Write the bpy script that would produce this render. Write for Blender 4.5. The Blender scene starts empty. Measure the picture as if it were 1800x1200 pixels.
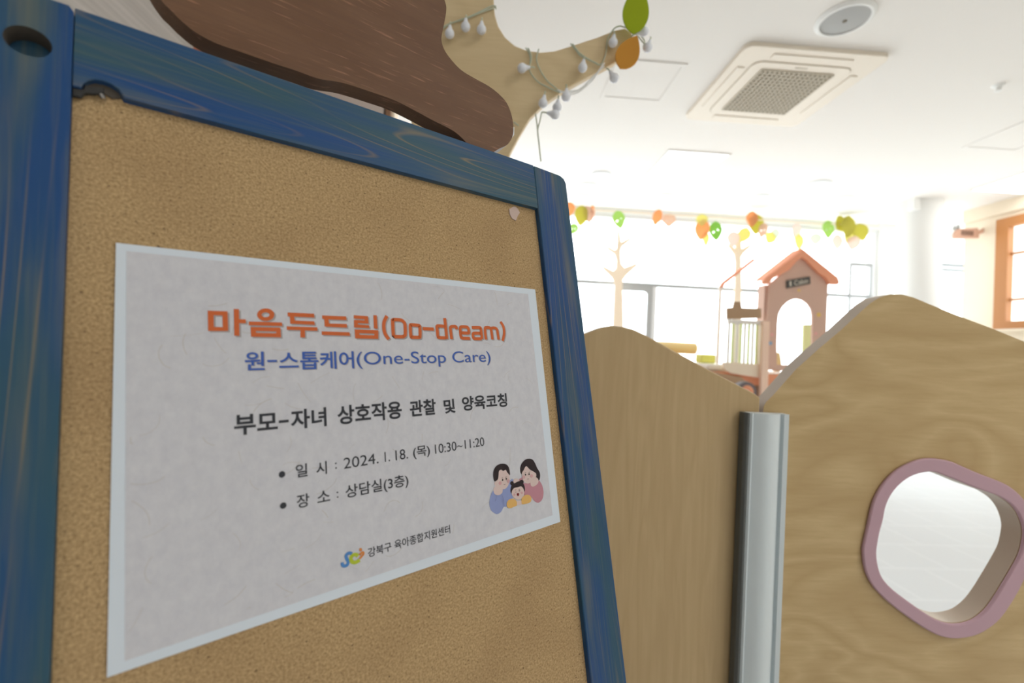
import bpy, bmesh, math, random
from mathutils import Vector, Matrix

scene = bpy.context.scene
COL = scene.collection
random.seed(7)

# ---------------------------------------------------------------- camera
CAM = bpy.data.cameras.new('camera')
CAM.sensor_width = 36.0
CAM.lens = 15.9
CAM.clip_start = 0.02
CAM.dof.use_dof = True
CAM.dof.focus_distance = 0.42
CAM.dof.aperture_fstop = 5.0
cam = bpy.data.objects.new('camera', CAM)
COL.objects.link(cam)
cam.matrix_world = Matrix(((0.9976616, -0.0468901, -0.04972496, 0), (-0.05024836, -0.01004967, -0.9986862, 0), (0.04632877, 0.9988495, -0.01238232, 1.05), (0, 0, 0, 1)))
scene.camera = cam

# ---------------------------------------------------------------- daylight, lamps, exposure
world = bpy.data.worlds.new('overcast_sky')
scene.world = world
world.use_nodes = True
bg = world.node_tree.nodes['Background']
bg.inputs[0].default_value = (0.93, 0.97, 1.0, 1)
bg.inputs[1].default_value = 4.4
vs = scene.view_settings
vs.view_transform = 'Standard'
vs.look = 'None'
vs.gamma = 1.0
vs.use_curve_mapping = False
vs.exposure = 0.0
scene.cycles.use_denoising = True
scene.cycles.max_bounces = 10
scene.cycles.diffuse_bounces = 6
scene.cycles.transparent_max_bounces = 16
scene.cycles.sample_clamp_indirect = 6.0

def area_light(name, loc, rot, sx, sy, power, color=(1, 1, 1), portal=False):
    d = bpy.data.lights.new(name, 'AREA')
    d.shape = 'RECTANGLE'; d.size = sx; d.size_y = sy; d.energy = power; d.color = color
    d.cycles.is_portal = portal
    o = bpy.data.objects.new(name, d); COL.objects.link(o)
    o.location = loc; o.rotation_euler = rot
    return o

# sky portals in the window openings
area_light('sky_portal', (2.0, 6.02, 1.55), (-math.pi/2, 0, 0), 6.6, 2.4, 1, portal=True)
area_light('sky_portal', (6.2, 6.02, 1.55), (-math.pi/2, 0, 0), 1.5, 2.4, 1, portal=True)
area_light('sky_portal', (5.78, 4.05, 2.12), (0, math.pi/2, 0), 1.1, 1.4, 1, portal=True)
# the room's ceiling lamps behind the photographer
LAMP_W = 16
for x, y in ((1.87, -0.3), (5.3, -0.3), (1.87, -2.3)):
    area_light('ceiling_lamp_light', (x, y, 2.93), (0, 0, 0), 0.6, 0.6, LAMP_W, (1.0, 0.99, 0.97))

# ---------------------------------------------------------------- helpers
WM = {}
def finish(o, label=None, cat=None, group=None, kind=None):
    if label: o['label'] = label
    if cat: o['category'] = cat
    if group: o['group'] = group
    if kind: o['kind'] = kind
    return o

def thing(name, label, cat, loc=(0, 0, 0), mat=None, group=None):
    o = bpy.data.objects.new(name, None); COL.objects.link(o)
    o.empty_display_size = 0.05
    M = mat if mat is not None else Matrix.Translation(loc)
    o.matrix_world = M; WM[o] = M.copy()
    return finish(o, label, cat, group)

def smooth(me, ang=40):
    for p in me.polygons: p.use_smooth = True
    try: me.set_sharp_from_angle(angle=math.radians(ang))
    except Exception: pass

def obj(name, bm, mats, parent=None, local=False, frame=None, label=None, bevel=0.0, seg=2, sm=40):
    """bm in world coordinates (or in the parent's own when local) -> ONE mesh object."""
    me = bpy.data.meshes.new(name)
    if not local:
        if parent is not None:
            bm.transform(WM[parent].inverted()); M = WM[parent]
        else:
            xs = [v.co for v in bm.verts]
            c = Vector([(min(v[i] for v in xs) + max(v[i] for v in xs)) / 2 for i in range(3)])
            M = frame if frame is not None else Matrix.Translation(c)
            bm.transform(M.inverted())
    else:
        M = WM[parent] if parent is not None else Matrix()
    bmesh.ops.recalc_face_normals(bm, faces=bm.faces[:])
    bm.to_mesh(me); bm.free()
    if not isinstance(mats, (list, tuple)): mats = [mats]
    for m in mats: me.materials.append(m)
    smooth(me, sm)
    o = bpy.data.objects.new(name, me); COL.objects.link(o)
    if parent is not None: o.parent = parent
    else: o.matrix_world = M
    WM[o] = M.copy()
    if bevel > 0:
        b = o.modifiers.new('bevel', 'BEVEL'); b.width = bevel; b.segments = seg
        b.limit_method = 'ANGLE'; b.angle_limit = math.radians(50)
    if label: o['label'] = label
    return o

def structure(name, bm, mats, parent=None, **k):
    o = obj(name, bm, mats, parent, **k)
    if parent is None: o['kind'] = 'structure'
    return o

def NB(): return bmesh.new()

def box(bm, x0, x1, y0, y1, z0, z1, mi=0, M=None):
    vs_ = [bm.verts.new((x, y, z)) for z in (z0, z1) for y in (y0, y1) for x in (x0, x1)]
    if M is not None:
        for v in vs_: v.co = M @ v.co
    for f in ((0, 2, 3, 1), (4, 5, 7, 6), (0, 1, 5, 4), (2, 6, 7, 3), (0, 4, 6, 2), (1, 3, 7, 5)):
        bm.faces.new([vs_[i] for i in f]).material_index = mi
    return bm

def cat(pts, n=6, closed=True):
    """Catmull-Rom through the points"""
    P = [Vector(p) for p in pts]; out = []; m = len(P)
    rng = range(m) if closed else range(m - 1)
    for i in rng:
        if closed: a, b, c, d = P[i-1], P[i], P[(i+1) % m], P[(i+2) % m]
        else: a, b, c, d = P[max(i-1, 0)], P[i], P[i+1], P[min(i+2, m-1)]
        for k in range(n):
            t = k / n
            out.append(0.5*((2*b) + (c-a)*t + (2*a-5*b+4*c-d)*t*t + (3*b-a-3*c+d)*t**3))
    if not closed: out.append(P[-1])
    return [tuple(p) for p in out]

def prism(bm, loops, fmap, d0, d1, mi=0, mi_side=None):
    """closed outline (first loop) with holes (further loops), extruded from depth d0 to d1"""
    if mi_side is None: mi_side = mi
    for d in (d0, d1):
        edges = []; lv = []
        for lp in loops:
            v = [bm.verts.new(fmap(p[0], p[1], d)) for p in lp]
            lv.append(v)
            edges += [bm.edges.new((v[i], v[(i+1) % len(v)])) for i in range(len(v))]
        r = bmesh.ops.triangle_fill(bm, edges=edges, use_beauty=True)
        for g in r['geom']:
            if isinstance(g, bmesh.types.BMFace): g.material_index = mi
        if d == d0: first = lv
    for a, b in zip(first, lv):
        n = len(a)
        for i in range(n):
            bm.faces.new((a[i], a[(i+1) % n], b[(i+1) % n], b[i])).material_index = mi_side
    return bm

def flat(bm, loops, fmap, d, mi=0):
    edges = []
    for lp in loops:
        v = [bm.verts.new(fmap(p[0], p[1], d)) for p in lp]
        edges += [bm.edges.new((v[i], v[(i+1) % len(v)])) for i in range(len(v))]
    r = bmesh.ops.triangle_fill(bm, edges=edges, use_beauty=True)
    for g in r['geom']:
        if isinstance(g, bmesh.types.BMFace): g.material_index = mi
    return bm

def tube(bm, pts, r, n=8, mi=0, caps=True):
    P = [Vector(p) for p in pts]
    rs = r if isinstance(r, (list, tuple)) else [r]*len(P)
    rings = []; up = None
    for i, p in enumerate(P):
        t = (P[min(i+1, len(P)-1)] - P[max(i-1, 0)])
        if t.length < 1e-9: t = Vector((0, 0, 1))
        t.normalize()
        if up is None:
            up = t.orthogonal().normalized()
        up = (up - t*up.dot(t))
        if up.length < 1e-6: up = t.orthogonal()
        up.normalize(); sd = t.cross(up)
        rings.append([bm.verts.new(p + (up*math.cos(2*math.pi*k/n) + sd*math.sin(2*math.pi*k/n))*rs[i]) for k in range(n)])
    for a, b in zip(rings, rings[1:]):
        for k in range(n):
            bm.faces.new((a[k], a[(k+1) % n], b[(k+1) % n], b[k])).material_index = mi
    if caps:
        bm.faces.new(rings[0][::-1]).material_index = mi
        bm.faces.new(rings[-1]).material_index = mi
    return bm

def lathe(bm, prof, M, n=32, mi=0):
    """profile (r, h) turned about the local z of M"""
    rings = []
    for r, hh in prof:
        if r < 1e-7: rings.append([bm.verts.new(M @ Vector((0, 0, hh)))])
        else: rings.append([bm.verts.new(M @ Vector((r*math.cos(2*math.pi*k/n), r*math.sin(2*math.pi*k/n), hh))) for k in range(n)])
    for a, b in zip(rings, rings[1:]):
        for k in range(n):
            k2 = (k+1) % n
            if len(a) == 1 and len(b) == 1: continue
            if len(a) == 1: f = (a[0], b[k2], b[k])
            elif len(b) == 1: f = (a[k], a[k2], b[0])
            else: f = (a[k], a[k2], b[k2], b[k])
            bm.faces.new(f).material_index = mi
    return bm

def ellipse(cx, cy, rx, ry, n=28, rot=0.0):
    c, s = math.cos(rot), math.sin(rot)
    return [(cx + rx*math.cos(t)*c - ry*math.sin(t)*s, cy + rx*math.cos(t)*s + ry*math.sin(t)*c) for t in (2*math.pi*k/n for k in range(n))]

def rrect(x0, x1, y0, y1, r, n=6):
    out = []
    for cx, cy, a in ((x1-r, y1-r, 0), (x0+r, y1-r, 90), (x0+r, y0+r, 180), (x1-r, y0+r, 270)):
        for k in range(n+1):
            t = math.radians(a + 90*k/n)
            out.append((cx + r*math.cos(t), cy + r*math.sin(t)))
    return out

def ribbon_loop(pts, w, closed=False):
    """flat stroke outline(s) of a centre line"""
    P = [Vector(p) for p in pts]; n = len(P); L = []; R = []
    ws = w if isinstance(w, (list, tuple)) else [w]*n
    for i in range(n):
        if closed: a, b = P[i-1], P[(i+1) % n]
        else: a, b = P[max(i-1, 0)], P[min(i+1, n-1)]
        t = (b - a).normalized(); nn = Vector((-t.y, t.x))
        L.append(tuple(P[i] + nn*ws[i]/2)); R.append(tuple(P[i] - nn*ws[i]/2))
    if closed: return [L, R]
    return [L + R[::-1]]

XZ = lambda a, b, d: (a, d, b)          # upright, facing the room's depth
XY = lambda a, b, d: (a, b, d)          # lying flat
YZ = lambda a, b, d: (d, a, b)          # upright along a side wall

# ---------------------------------------------------------------- materials
MATS = {}
def srgb(r, g, b):
    f = lambda c: c/12.92 if c <= 0.04045 else ((c+0.055)/1.055)**2.4
    return (f(r/255), f(g/255), f(b/255), 1.0)

def base_mat(name, color, rough=0.6, metal=0.0, spec=0.5):
    m = bpy.data.materials.new(name); m.use_nodes = True
    b = m.node_tree.nodes['Principled BSDF']
    b.inputs['Base Color'].default_value = (*color[:3], 1)
    b.inputs['Roughness'].default_value = rough
    b.inputs['Metallic'].default_value = metal
    b.inputs['Specular IOR Level'].default_value = spec
    return m

def node(nt, typ, **kw):
    n = nt.nodes.new(typ)
    for k, v in kw.items():
        if k.startswith('i_'):
            key = k[2:]
            key = int(key) if key.isdigit() else key.replace('_', ' ')
            if isinstance(v, bpy.types.NodeSocket): nt.links.new(v, n.inputs[key])
            else: n.inputs[key].default_value = v
        else: setattr(n, k, v)
    return n

def mix(nt, fac, a, b):
    n = nt.nodes.new('ShaderNodeMix'); n.data_type = 'RGBA'
    for s, v in ((n.inputs[0], fac), (n.inputs[6], a), (n.inputs[7], b)):
        if isinstance(v, bpy.types.NodeSocket): nt.links.new(v, s)
        else: s.default_value = v
    return n.outputs[2]

def math_n(nt, op, a, b=None):
    n = nt.nodes.new('ShaderNodeMath'); n.operation = op
    for s, v in ((n.inputs[0], a), (n.inputs[1], b)):
        if v is None: continue
        if isinstance(v, bpy.types.NodeSocket): nt.links.new(v, s)
        else: s.default_value = v
    return n.outputs[0]

def rng_n(nt, v, a, b, c=0.0, d=1.0):
    n = nt.nodes.new('ShaderNodeMapRange')
    nt.links.new(v, n.inputs[0])
    for i, x in zip((1, 2, 3, 4), (a, b, c, d)): n.inputs[i].default_value = x
    return n.outputs[0]

def noise_n(nt, scale3, scale=1.0, detail=3.0, rough=0.5, dist=0.0, loc=(0, 0, 0), coord='Object'):
    tc = nt.nodes.new('ShaderNodeTexCoord')
    mp = node(nt, 'ShaderNodeMapping', i_Vector=tc.outputs[coord])
    mp.inputs['Scale'].default_value = scale3; mp.inputs['Location'].default_value = loc
    return node(nt, 'ShaderNodeTexNoise', i_Vector=mp.outputs[0], i_Scale=scale, i_Detail=detail, i_Roughness=rough, i_Distortion=dist).outputs[0]

def set_color(m, sock): m.node_tree.links.new(sock, m.node_tree.nodes['Principled BSDF'].inputs['Base Color'])
def set_bump(m, h, strength, dist=0.001):
    nt = m.node_tree
    b = node(nt, 'ShaderNodeBump', i_Height=h, i_Strength=strength, i_Distance=dist)
    nt.links.new(b.outputs[0], nt.nodes['Principled BSDF'].inputs['Normal'])

def contour(nt, n, k, w):
    t = math_n(nt, 'ABSOLUTE', math_n(nt, 'SUBTRACT', math_n(nt, 'FRACT', math_n(nt, 'MULTIPLY', n, k)), 0.5))
    return rng_n(nt, t, 0.0, w, 1.0, 0.0)

def blue_wood(name, axis, k=7):
    m = base_mat(name, (0.03, 0.1, 0.28), 0.5, spec=0.25); nt = m.node_tree
    s = lambda a, c: (a, c, c) if axis == 0 else (c, a, c)
    big = noise_n(nt, s(5, 38), detail=2, dist=0.4)
    fine = noise_n(nt, s(9, 420), detail=5, rough=0.6)
    ring = noise_n(nt, s(1.7, 27), detail=0.6, dist=0.2, loc=(5.3, 2.9, 0))
    lines = contour(nt, ring, k, 0.085)
    patch = rng_n(nt, noise_n(nt, s(7, 26), detail=2, loc=(8, 2, 1)), 0.42, 0.66)
    c = mix(nt, rng_n(nt, big, 0.36, 0.64), (0.010, 0.060, 0.195, 1), (0.027, 0.085, 0.125, 1))
    c = mix(nt, math_n(nt, 'MULTIPLY', rng_n(nt, fine, 0.47, 0.72), 0.42), c, (0.10, 0.13, 0.115, 1))
    c = mix(nt, math_n(nt, 'MULTIPLY', math_n(nt, 'MULTIPLY', lines, patch), 0.7), c, (0.27, 0.19, 0.095, 1))
    worn = rng_n(nt, noise_n(nt, s(6, 60), detail=3, loc=(1, 9, 4)), 0.54, 0.78)
    c = mix(nt, math_n(nt, 'MULTIPLY', worn, 0.6), c, (0.17, 0.165, 0.115, 1))
    set_color(m, c); set_bump(m, fine, 0.12, 0.0006)
    return m

def birch(name, s3, k, a, b, amt, fine3):
    m = base_mat(name, a, 0.5, spec=0.35); nt = m.node_tree
    ring = noise_n(nt, s3, detail=2, dist=0.6, loc=(0.4, 0.2, 0.7))
    ln = contour(nt, ring, k, 0.5)
    fine = noise_n(nt, fine3, detail=4, rough=0.6)
    c = mix(nt, math_n(nt, 'MULTIPLY', ln, amt), (*a, 1), (*b, 1))
    c = mix(nt, math_n(nt, 'MULTIPLY', rng_n(nt, fine, 0.4, 0.7), 0.35), c, (*b, 1))
    set_color(m, c)
    return m

def cork_mat():
    m = base_mat('cork_board', (0.5, 0.34, 0.16), 0.95, spec=0.1); nt = m.node_tree
    a = noise_n(nt, (680, 680, 680), detail=5, rough=0.75)
    b = noise_n(nt, (420, 560, 560), detail=2, loc=(5, 5, 5))
    big = noise_n(nt, (14, 14, 14), detail=4, loc=(2, 1, 0))
    c = mix(nt, rng_n(nt, a, 0.3, 0.7), (0.24, 0.148, 0.066, 1), (0.64, 0.455, 0.245, 1))
    c = mix(nt, rng_n(nt, b, 0.64, 0.76), c, (0.13, 0.08, 0.04, 1))
    c = mix(nt, math_n(nt, 'MULTIPLY', rng_n(nt, big, 0.45, 0.75), 0.28), c, (0.24, 0.14, 0.07, 1))
    set_color(m, c); set_bump(m, a, 0.35, 0.0005)
    return m

def brown_mat():
    m = base_mat('brown_stained_wood', (0.1, 0.05, 0.035), 0.55, spec=0.2); nt = m.node_tree
    fine = noise_n(nt, (16, 420, 420), detail=5, rough=0.65)
    big = noise_n(nt, (9, 30, 30), detail=3)
    scr = noise_n(nt, (38, 520, 520), detail=2, loc=(3, 4, 5))
    c = mix(nt, rng_n(nt, big, 0.3, 0.7), (0.135, 0.068, 0.036, 1), (0.185, 0.10, 0.056, 1))
    c = mix(nt, math_n(nt, 'MULTIPLY', rng_n(nt, fine, 0.42, 0.7), 0.4), c, (0.12, 0.062, 0.042, 1))
    c = mix(nt, math_n(nt, 'MULTIPLY', rng_n(nt, scr, 0.62, 0.74), 0.5), c, (0.42, 0.21, 0.13, 1))
    set_color(m, c); set_bump(m, fine, 0.15, 0.0006)
    return m

def washi_mat():
    m = base_mat('printed_mulberry_paper', (0.7, 0.66, 0.67), 0.85, spec=0.2); nt = m.node_tree
    n = noise_n(nt, (170, 120, 120), detail=6, rough=0.7)
    c = mix(nt, rng_n(nt, n, 0.3, 0.7), (0.555, 0.555, 0.605, 1), (0.635, 0.635, 0.67, 1))
    set_color(m, c)
    return m

def wallgrain_mat():
    m = base_mat('grey_woodgrain_wall', (0.5, 0.46, 0.43), 0.6, spec=0.3); nt = m.node_tree
    n = noise_n(nt, (1, 0.8, 34), detail=5, rough=0.6)
    c = mix(nt, rng_n(nt, n, 0.35, 0.7), (0.36, 0.325, 0.295, 1), (0.50, 0.46, 0.43, 1))
    set_color(m, c); return m

def leaf_mat(name, col, trans=0.55):
    m = bpy.data.materials.new(name); m.use_nodes = True; nt = m.node_tree
    nt.nodes.clear()
    out = nt.nodes.new('ShaderNodeOutputMaterial')
    d = node(nt, 'ShaderNodeBsdfDiffuse', i_Color=(*col, 1)); t = node(nt, 'ShaderNodeBsdfTranslucent', i_Color=(*col, 1))
    mx = node(nt, 'ShaderNodeMixShader', i_Fac=trans, i_1=d.outputs[0], i_2=t.outputs[0])
    nt.links.new(mx.outputs[0], out.inputs[0]); return m

def glass_mat():
    m = bpy.data.materials.new('window_glass'); m.use_nodes = True; nt = m.node_tree
    nt.nodes.clear()
    out = nt.nodes.new('ShaderNodeOutputMaterial')
    t = node(nt, 'ShaderNodeBsdfTransparent', i_Color=(0.97, 0.985, 0.98, 1)); g = node(nt, 'ShaderNodeBsdfGlossy', i_Roughness=0.02)
    mx = node(nt, 'ShaderNodeMixShader', i_Fac=0.06, i_1=t.outputs[0], i_2=g.outputs[0])
    nt.links.new(mx.outputs[0], out.inputs[0]); return m

def emit_mat(name, col, s):
    m = bpy.data.materials.new(name); m.use_nodes = True; nt = m.node_tree
    nt.nodes.clear()
    out = nt.nodes.new('ShaderNodeOutputMaterial')
    e = node(nt, 'ShaderNodeEmission', i_Color=(*col, 1), i_Strength=s)
    nt.links.new(e.outputs[0], out.inputs[0]); return m

def floor_mat():
    m = base_mat('pale_tile_floor', (0.8, 0.8, 0.79), 0.6, spec=0.15); nt = m.node_tree
    tc = nt.nodes.new('ShaderNodeTexCoord')
    br = node(nt, 'ShaderNodeTexBrick', i_Vector=tc.outputs['Object'], i_Scale=1.0)
    br.inputs['Color1'].default_value = (0.75, 0.78, 0.81, 1); br.inputs['Color2'].default_value = (0.745, 0.775, 0.805, 1)
    br.inputs['Mortar'].default_value = (0.78, 0.81, 0.84, 1)
    br.inputs['Mortar Size'].default_value = 0.012; br.inputs['Brick Width'].default_value = 0.3; br.inputs['Row Height'].default_value = 0.3
    set_color(m, br.outputs[0]); return m

M_ = {}
M_['stile'] = blue_wood('blue_stain_upright', 1, 12)
M_['rail'] = blue_wood('blue_stain_rail', 0, 20)
M_['cork'] = cork_mat()
M_['brown'] = brown_mat()
M_['black'] = base_mat('dark_rubber', (0.018, 0.017, 0.016), 0.6)
M_['bored'] = base_mat('bored_wood', (0.085, 0.07, 0.055), 0.85)
M_['steel'] = base_mat('steel', (0.5, 0.5, 0.5), 0.25, 1.0)
M_['sheet'] = base_mat('white_paper', (0.66, 0.725, 0.80), 0.8, spec=0.2)
M_['washi'] = washi_mat()
M_['fibre'] = base_mat('paper_fibre', (0.50, 0.46, 0.42), 0.9)
M_['orange_ink'] = base_mat('orange_ink', (0.60, 0.14, 0.045), 0.75, spec=0.2)
M_['blue_ink'] = base_mat('blue_ink', (0.055, 0.12, 0.42), 0.75, spec=0.2)
M_['grey_ink'] = base_mat('grey_ink', (0.36, 0.34, 0.34), 0.8, spec=0.2)
M_['black_ink'] = base_mat('charcoal_ink', (0.045, 0.047, 0.055), 0.75, spec=0.2)
M_['scrap'] = base_mat('pinkish_paper', (0.55, 0.42, 0.37), 0.9)
M_['plaintape'] = base_mat('white_paper_scrap', (0.82, 0.86, 0.9), 0.7)
M_['ply'] = birch('tree_plywood', (3, 3, 9), 6, (0.70, 0.55, 0.33), (0.58, 0.43, 0.235), 0.35, (12, 12, 160))
M_['ply_v'] = birch('birch_vertical_grain', (26, 26, 2.5), 5, (0.58, 0.42, 0.225), (0.46, 0.315, 0.155), 0.35, (150, 150, 6))
M_['ply_h'] = birch('birch_wavy_grain', (2.2, 2.2, 6.5), 8, (0.62, 0.455, 0.235), (0.45, 0.30, 0.13), 0.6, (20, 20, 200))
M_['ply_edge'] = base_mat('sanded_panel_edge', (0.52, 0.42, 0.33), 0.35)
M_['post_shade'] = base_mat('post_side_shade', (0.10, 0.105, 0.10), 0.6)  # dark colour for the shaded side face of the joining post
M_['pink'] = base_mat('dusty_pink_rim', (0.54, 0.345, 0.40), 0.6)
M_['alu'] = base_mat('grey_white_plastic', (0.70, 0.76, 0.78), 0.5)
M_['bulb'] = base_mat('frosted_bulb', (0.80, 0.82, 0.88), 0.4)
M_['cord'] = base_mat('clear_green_cord', (0.50, 0.54, 0.42), 0.35)
M_['leaf_green'] = base_mat('green_felt', (0.32, 0.40, 0.02), 0.9, spec=0.1)
M_['leaf_orange'] = base_mat('orange_felt', (0.58, 0.27, 0.05), 0.9, spec=0.1)
M_['white'] = base_mat('white_paint', (0.86, 0.86, 0.84), 0.8, spec=0.2)
M_['ceil'] = base_mat('ceiling_paint', (0.84, 0.81, 0.77), 0.9, spec=0.1)
M_['cream'] = base_mat('cream_wall', (0.80, 0.70, 0.56), 0.8, spec=0.2)
M_['wallpink'] = base_mat('pinkish_white_wall', (0.72, 0.65, 0.61), 0.8)
M_['grain'] = wallgrain_mat()
M_['floor'] = floor_mat()
M_['orangewood'] = base_mat('orange_brown_wood', (0.46, 0.19, 0.055), 0.5)
M_['doorwood'] = base_mat('red_brown_door', (0.36, 0.10, 0.035), 0.5)
M_['darkbrown'] = base_mat('dark_brown_trim', (0.06, 0.035, 0.025), 0.6)
M_['midbrown'] = base_mat('mid_brown_trim', (0.30, 0.17, 0.10), 0.6)
M_['winframe'] = base_mat('grey_window_frame', (0.78, 0.79, 0.80), 0.5)
M_['sash'] = base_mat('dark_grey_sash', (0.40, 0.41, 0.42), 0.5)
M_['glass'] = glass_mat()
M_['lamp'] = emit_mat('lamp_diffuser', (1.0, 0.98, 0.95), 6.0)
M_['acw'] = base_mat('warm_white_plastic', (0.80, 0.72, 0.61), 0.5)
M_['acgrille'] = base_mat('beige_grille', (0.50, 0.44, 0.34), 0.6)
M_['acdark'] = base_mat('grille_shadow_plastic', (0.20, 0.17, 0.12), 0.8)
M_['speaker'] = base_mat('grey_mesh', (0.42, 0.42, 0.41), 0.7)
M_['house'] = base_mat('rosy_brown_board', (0.68, 0.45, 0.36), 0.6)
M_['roof'] = base_mat('coral_orange_board', (0.95, 0.40, 0.24), 0.6)
M_['coral'] = base_mat('coral_beam', (0.80, 0.34, 0.19), 0.6)
M_['peach'] = base_mat('peach_post', (0.92, 0.66, 0.52), 0.6)
M_['palepeach'] = base_mat('pale_peach_board', (0.92, 0.78, 0.62), 0.7)
M_['slat'] = base_mat('lime_slat', (0.80, 0.88, 0.46), 0.6)
M_['plate'] = base_mat('dark_grey_plate', (0.085, 0.08, 0.075), 0.6)
M_['tanboard'] = base_mat('tan_board', (0.46, 0.30, 0.18), 0.6)
M_['yellow'] = base_mat('yellow_vinyl', (0.95, 0.74, 0.36), 0.5)
M_['lime'] = base_mat('lime_vinyl', (0.85, 0.86, 0.2), 0.5)
M_['beigevinyl'] = base_mat('beige_vinyl', (0.78, 0.62, 0.45), 0.5)
M_['offwhite'] = base_mat('off_white_vinyl', (0.84, 0.80, 0.74), 0.5)
M_['toypink'] = base_mat('pink_plastic', (0.82, 0.50, 0.46), 0.35)
M_['toygrey'] = base_mat('grey_plastic', (0.16, 0.14, 0.15), 0.4)
M_['signwood'] = base_mat('sign_wood', (0.62, 0.38, 0.28), 0.6)
M_['signink'] = base_mat('sign_ink', (0.16, 0.09, 0.06), 0.7)
M_['stick_y'] = base_mat('yellow_sticker', (0.8, 0.55, 0.15), 0.6)
M_['stick_b'] = base_mat('blue_sticker', (0.25, 0.4, 0.6), 0.6)
M_['stick_p'] = base_mat('pink_sticker', (0.8, 0.42, 0.4), 0.6)

# ---------------------------------------------------------------- the room
bm = box(NB(), -1.7, 7.2, -3.4, 6.1, -0.1, 0.0); structure('floor', bm, M_['floor'])
bm = box(NB(), -1.7, 5.75, -3.4, 5.1, 2.95, 3.05); box(bm, -1.7, 7.2, 5.1, 6.1, 2.95, 3.05); structure('ceiling', bm, M_['ceil'])
bm = box(NB(), -1.7, -1.5, -3.2, 2.255, 0, 2.95); structure('wall_left', bm, M_['grain'])
bm = box(NB(), -1.7, -1.5, 3.12, 5.9, 0, 2.95); box(bm, -1.7, -1.5, 2.255, 3.12, 2.78, 2.95)
structure('wall_left_far', bm, M_['wallpink'])
bm = box(NB(), -1.7, 5.75, -3.4, -3.2, 0, 2.95); structure('wall_back', bm, M_['white'])
# inner wall end with its brown jamb
bm = box(NB(), -1.5, -0.815, 3.2, 3.32, 0, 2.95); structure('wall_left_inner', bm, M_['wallpink'])
bm = box(NB(), -0.815, -0.80, 3.195, 3.325, 0, 2.95, 0); box(bm, -0.80, -0.765, 3.19, 3.33, 0, 2.95, 1); box(bm, -0.765, -0.742, 3.2, 3.32, 0, 2.95, 2)
structure('trim_1', bm, [M_['darkbrown'], M_['midbrown'], M_['palepeach']])
# door in the left wall
bm = box(NB(), -1.62, -1.50, 2.255, 2.33, 0, 2.78); box(bm, -1.62, -1.50, 3.05, 3.12, 0, 2.78); box(bm, -1.62, -1.50, 2.33, 3.05, 2.66, 2.78)
d1 = structure('door_1', bm, M_['doorwood'])
bm = box(NB(), -1.60, -1.545, 2.33, 3.05, 0.005, 2.66); obj('door_leaf', bm, M_['doorwood'], d1)
bm = lathe(NB(), [(0, 0), (0.012, 0), (0.012, 0.035), (0.026, 0.04), (0.026, 0.06), (0, 0.065)], Matrix.Translation((-1.545, 2.42, 1.0)) @ Matrix.Rotation(math.pi/2, 4, 'Y'), 16)
obj('door_knob', bm, M_['steel'], d1)
# far wall pieces round the windows
bm = box(NB(), -1.7, 7.2, 5.9, 6.1, 0, 0.35); box(bm, -1.7, 7.2, 5.9, 6.1, 2.88, 2.95)
for a, b in ((-1.7, -1.3), (5.25, 5.45), (6.95, 7.2)): box(bm, a, b, 5.9, 6.1, 0.35, 2.88)
structure('wall_far', bm, M_['white'])
# right wall with the wood-framed window
bm = box(NB(), 5.70, 5.75, -3.2, 5.2, 0, 1.50); box(bm, 5.70, 5.75, -3.2, 5.2, 2.74, 2.95)
box(bm, 5.70, 5.75, -3.2, 3.35, 1.5, 2.74); box(bm, 5.70, 5.75, 4.80, 5.2, 1.5, 2.74)
structure('wall_right', bm, M_['cream'])
bm = box(NB(), 7.0, 7.2, 5.2, 5.9, 0, 2.95); box(bm, 5.75, 7.0, 5.1, 5.2, 0, 2.95); structure('wall_right_far', bm, M_['white'])
bm = box(NB(), 5.67, 5.70, -3.2, 5.2, 2.80, 2.95); structure('trim_2', bm, M_['cream'])

def window(name, x0, x1, z0, z1, bars_h, bars_v, thick=0.045):
    bm = NB()
    prism(bm, [[(x0, z0), (x1, z0), (x1, z1), (x0, z1)], [(x0+.05, z0+.05), (x1-.05, z0+.05), (x1-.05, z1-.05), (x0+.05, z1-.05)]], XZ, 5.93, 6.0)
    o = structure(name, bm, M_['winframe'])
    for a, b, z in bars_h:
        bm = box(NB(), a, b, 5.935, 5.995, z-thick/2, z+thick/2); obj('transom', bm, M_['sash'], o)
    for x, a, b in bars_v:
        bm = box(NB(), x-.035, x+.035, 5.935, 5.995, a, b); obj('mullion', bm, M_['winframe'], o)
    bm = box(NB(), x0+.05, x1-.05, 5.962, 5.968, z0+.05, z1-.05); obj('pane', bm, M_['glass'], o)
    return o
w1 = window('window_1', -1.3, 5.25, 0.35, 2.88, [(-1.25, 5.2, 1.965)], [(2.165, .4, 1.95)])
w2 = window('window_2', 5.45, 6.95, 0.35, 2.88, [(5.5, 6.9, 2.40), (5.5, 6.9, 2.47)], [])
bm = NB(); prism(bm, [[(1.62, .42), (2.14, .42), (2.14, 1.95), (1.62, 1.95)], rrect(1.68, 2.07, .50, 1.87, .05)], XZ, 5.915, 5.935)
obj('sash', bm, M_['sash'], w1)
bm = NB(); prism(bm, [[(4.86, .42), (5.18, .42), (5.18, 2.42), (4.86, 2.42)], [(4.89, .5), (5.15, .5), (5.15, 2.37), (4.89, 2.37)]], XZ, 5.915, 5.935)
obj('sash', bm, M_['sash'], w1)
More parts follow.
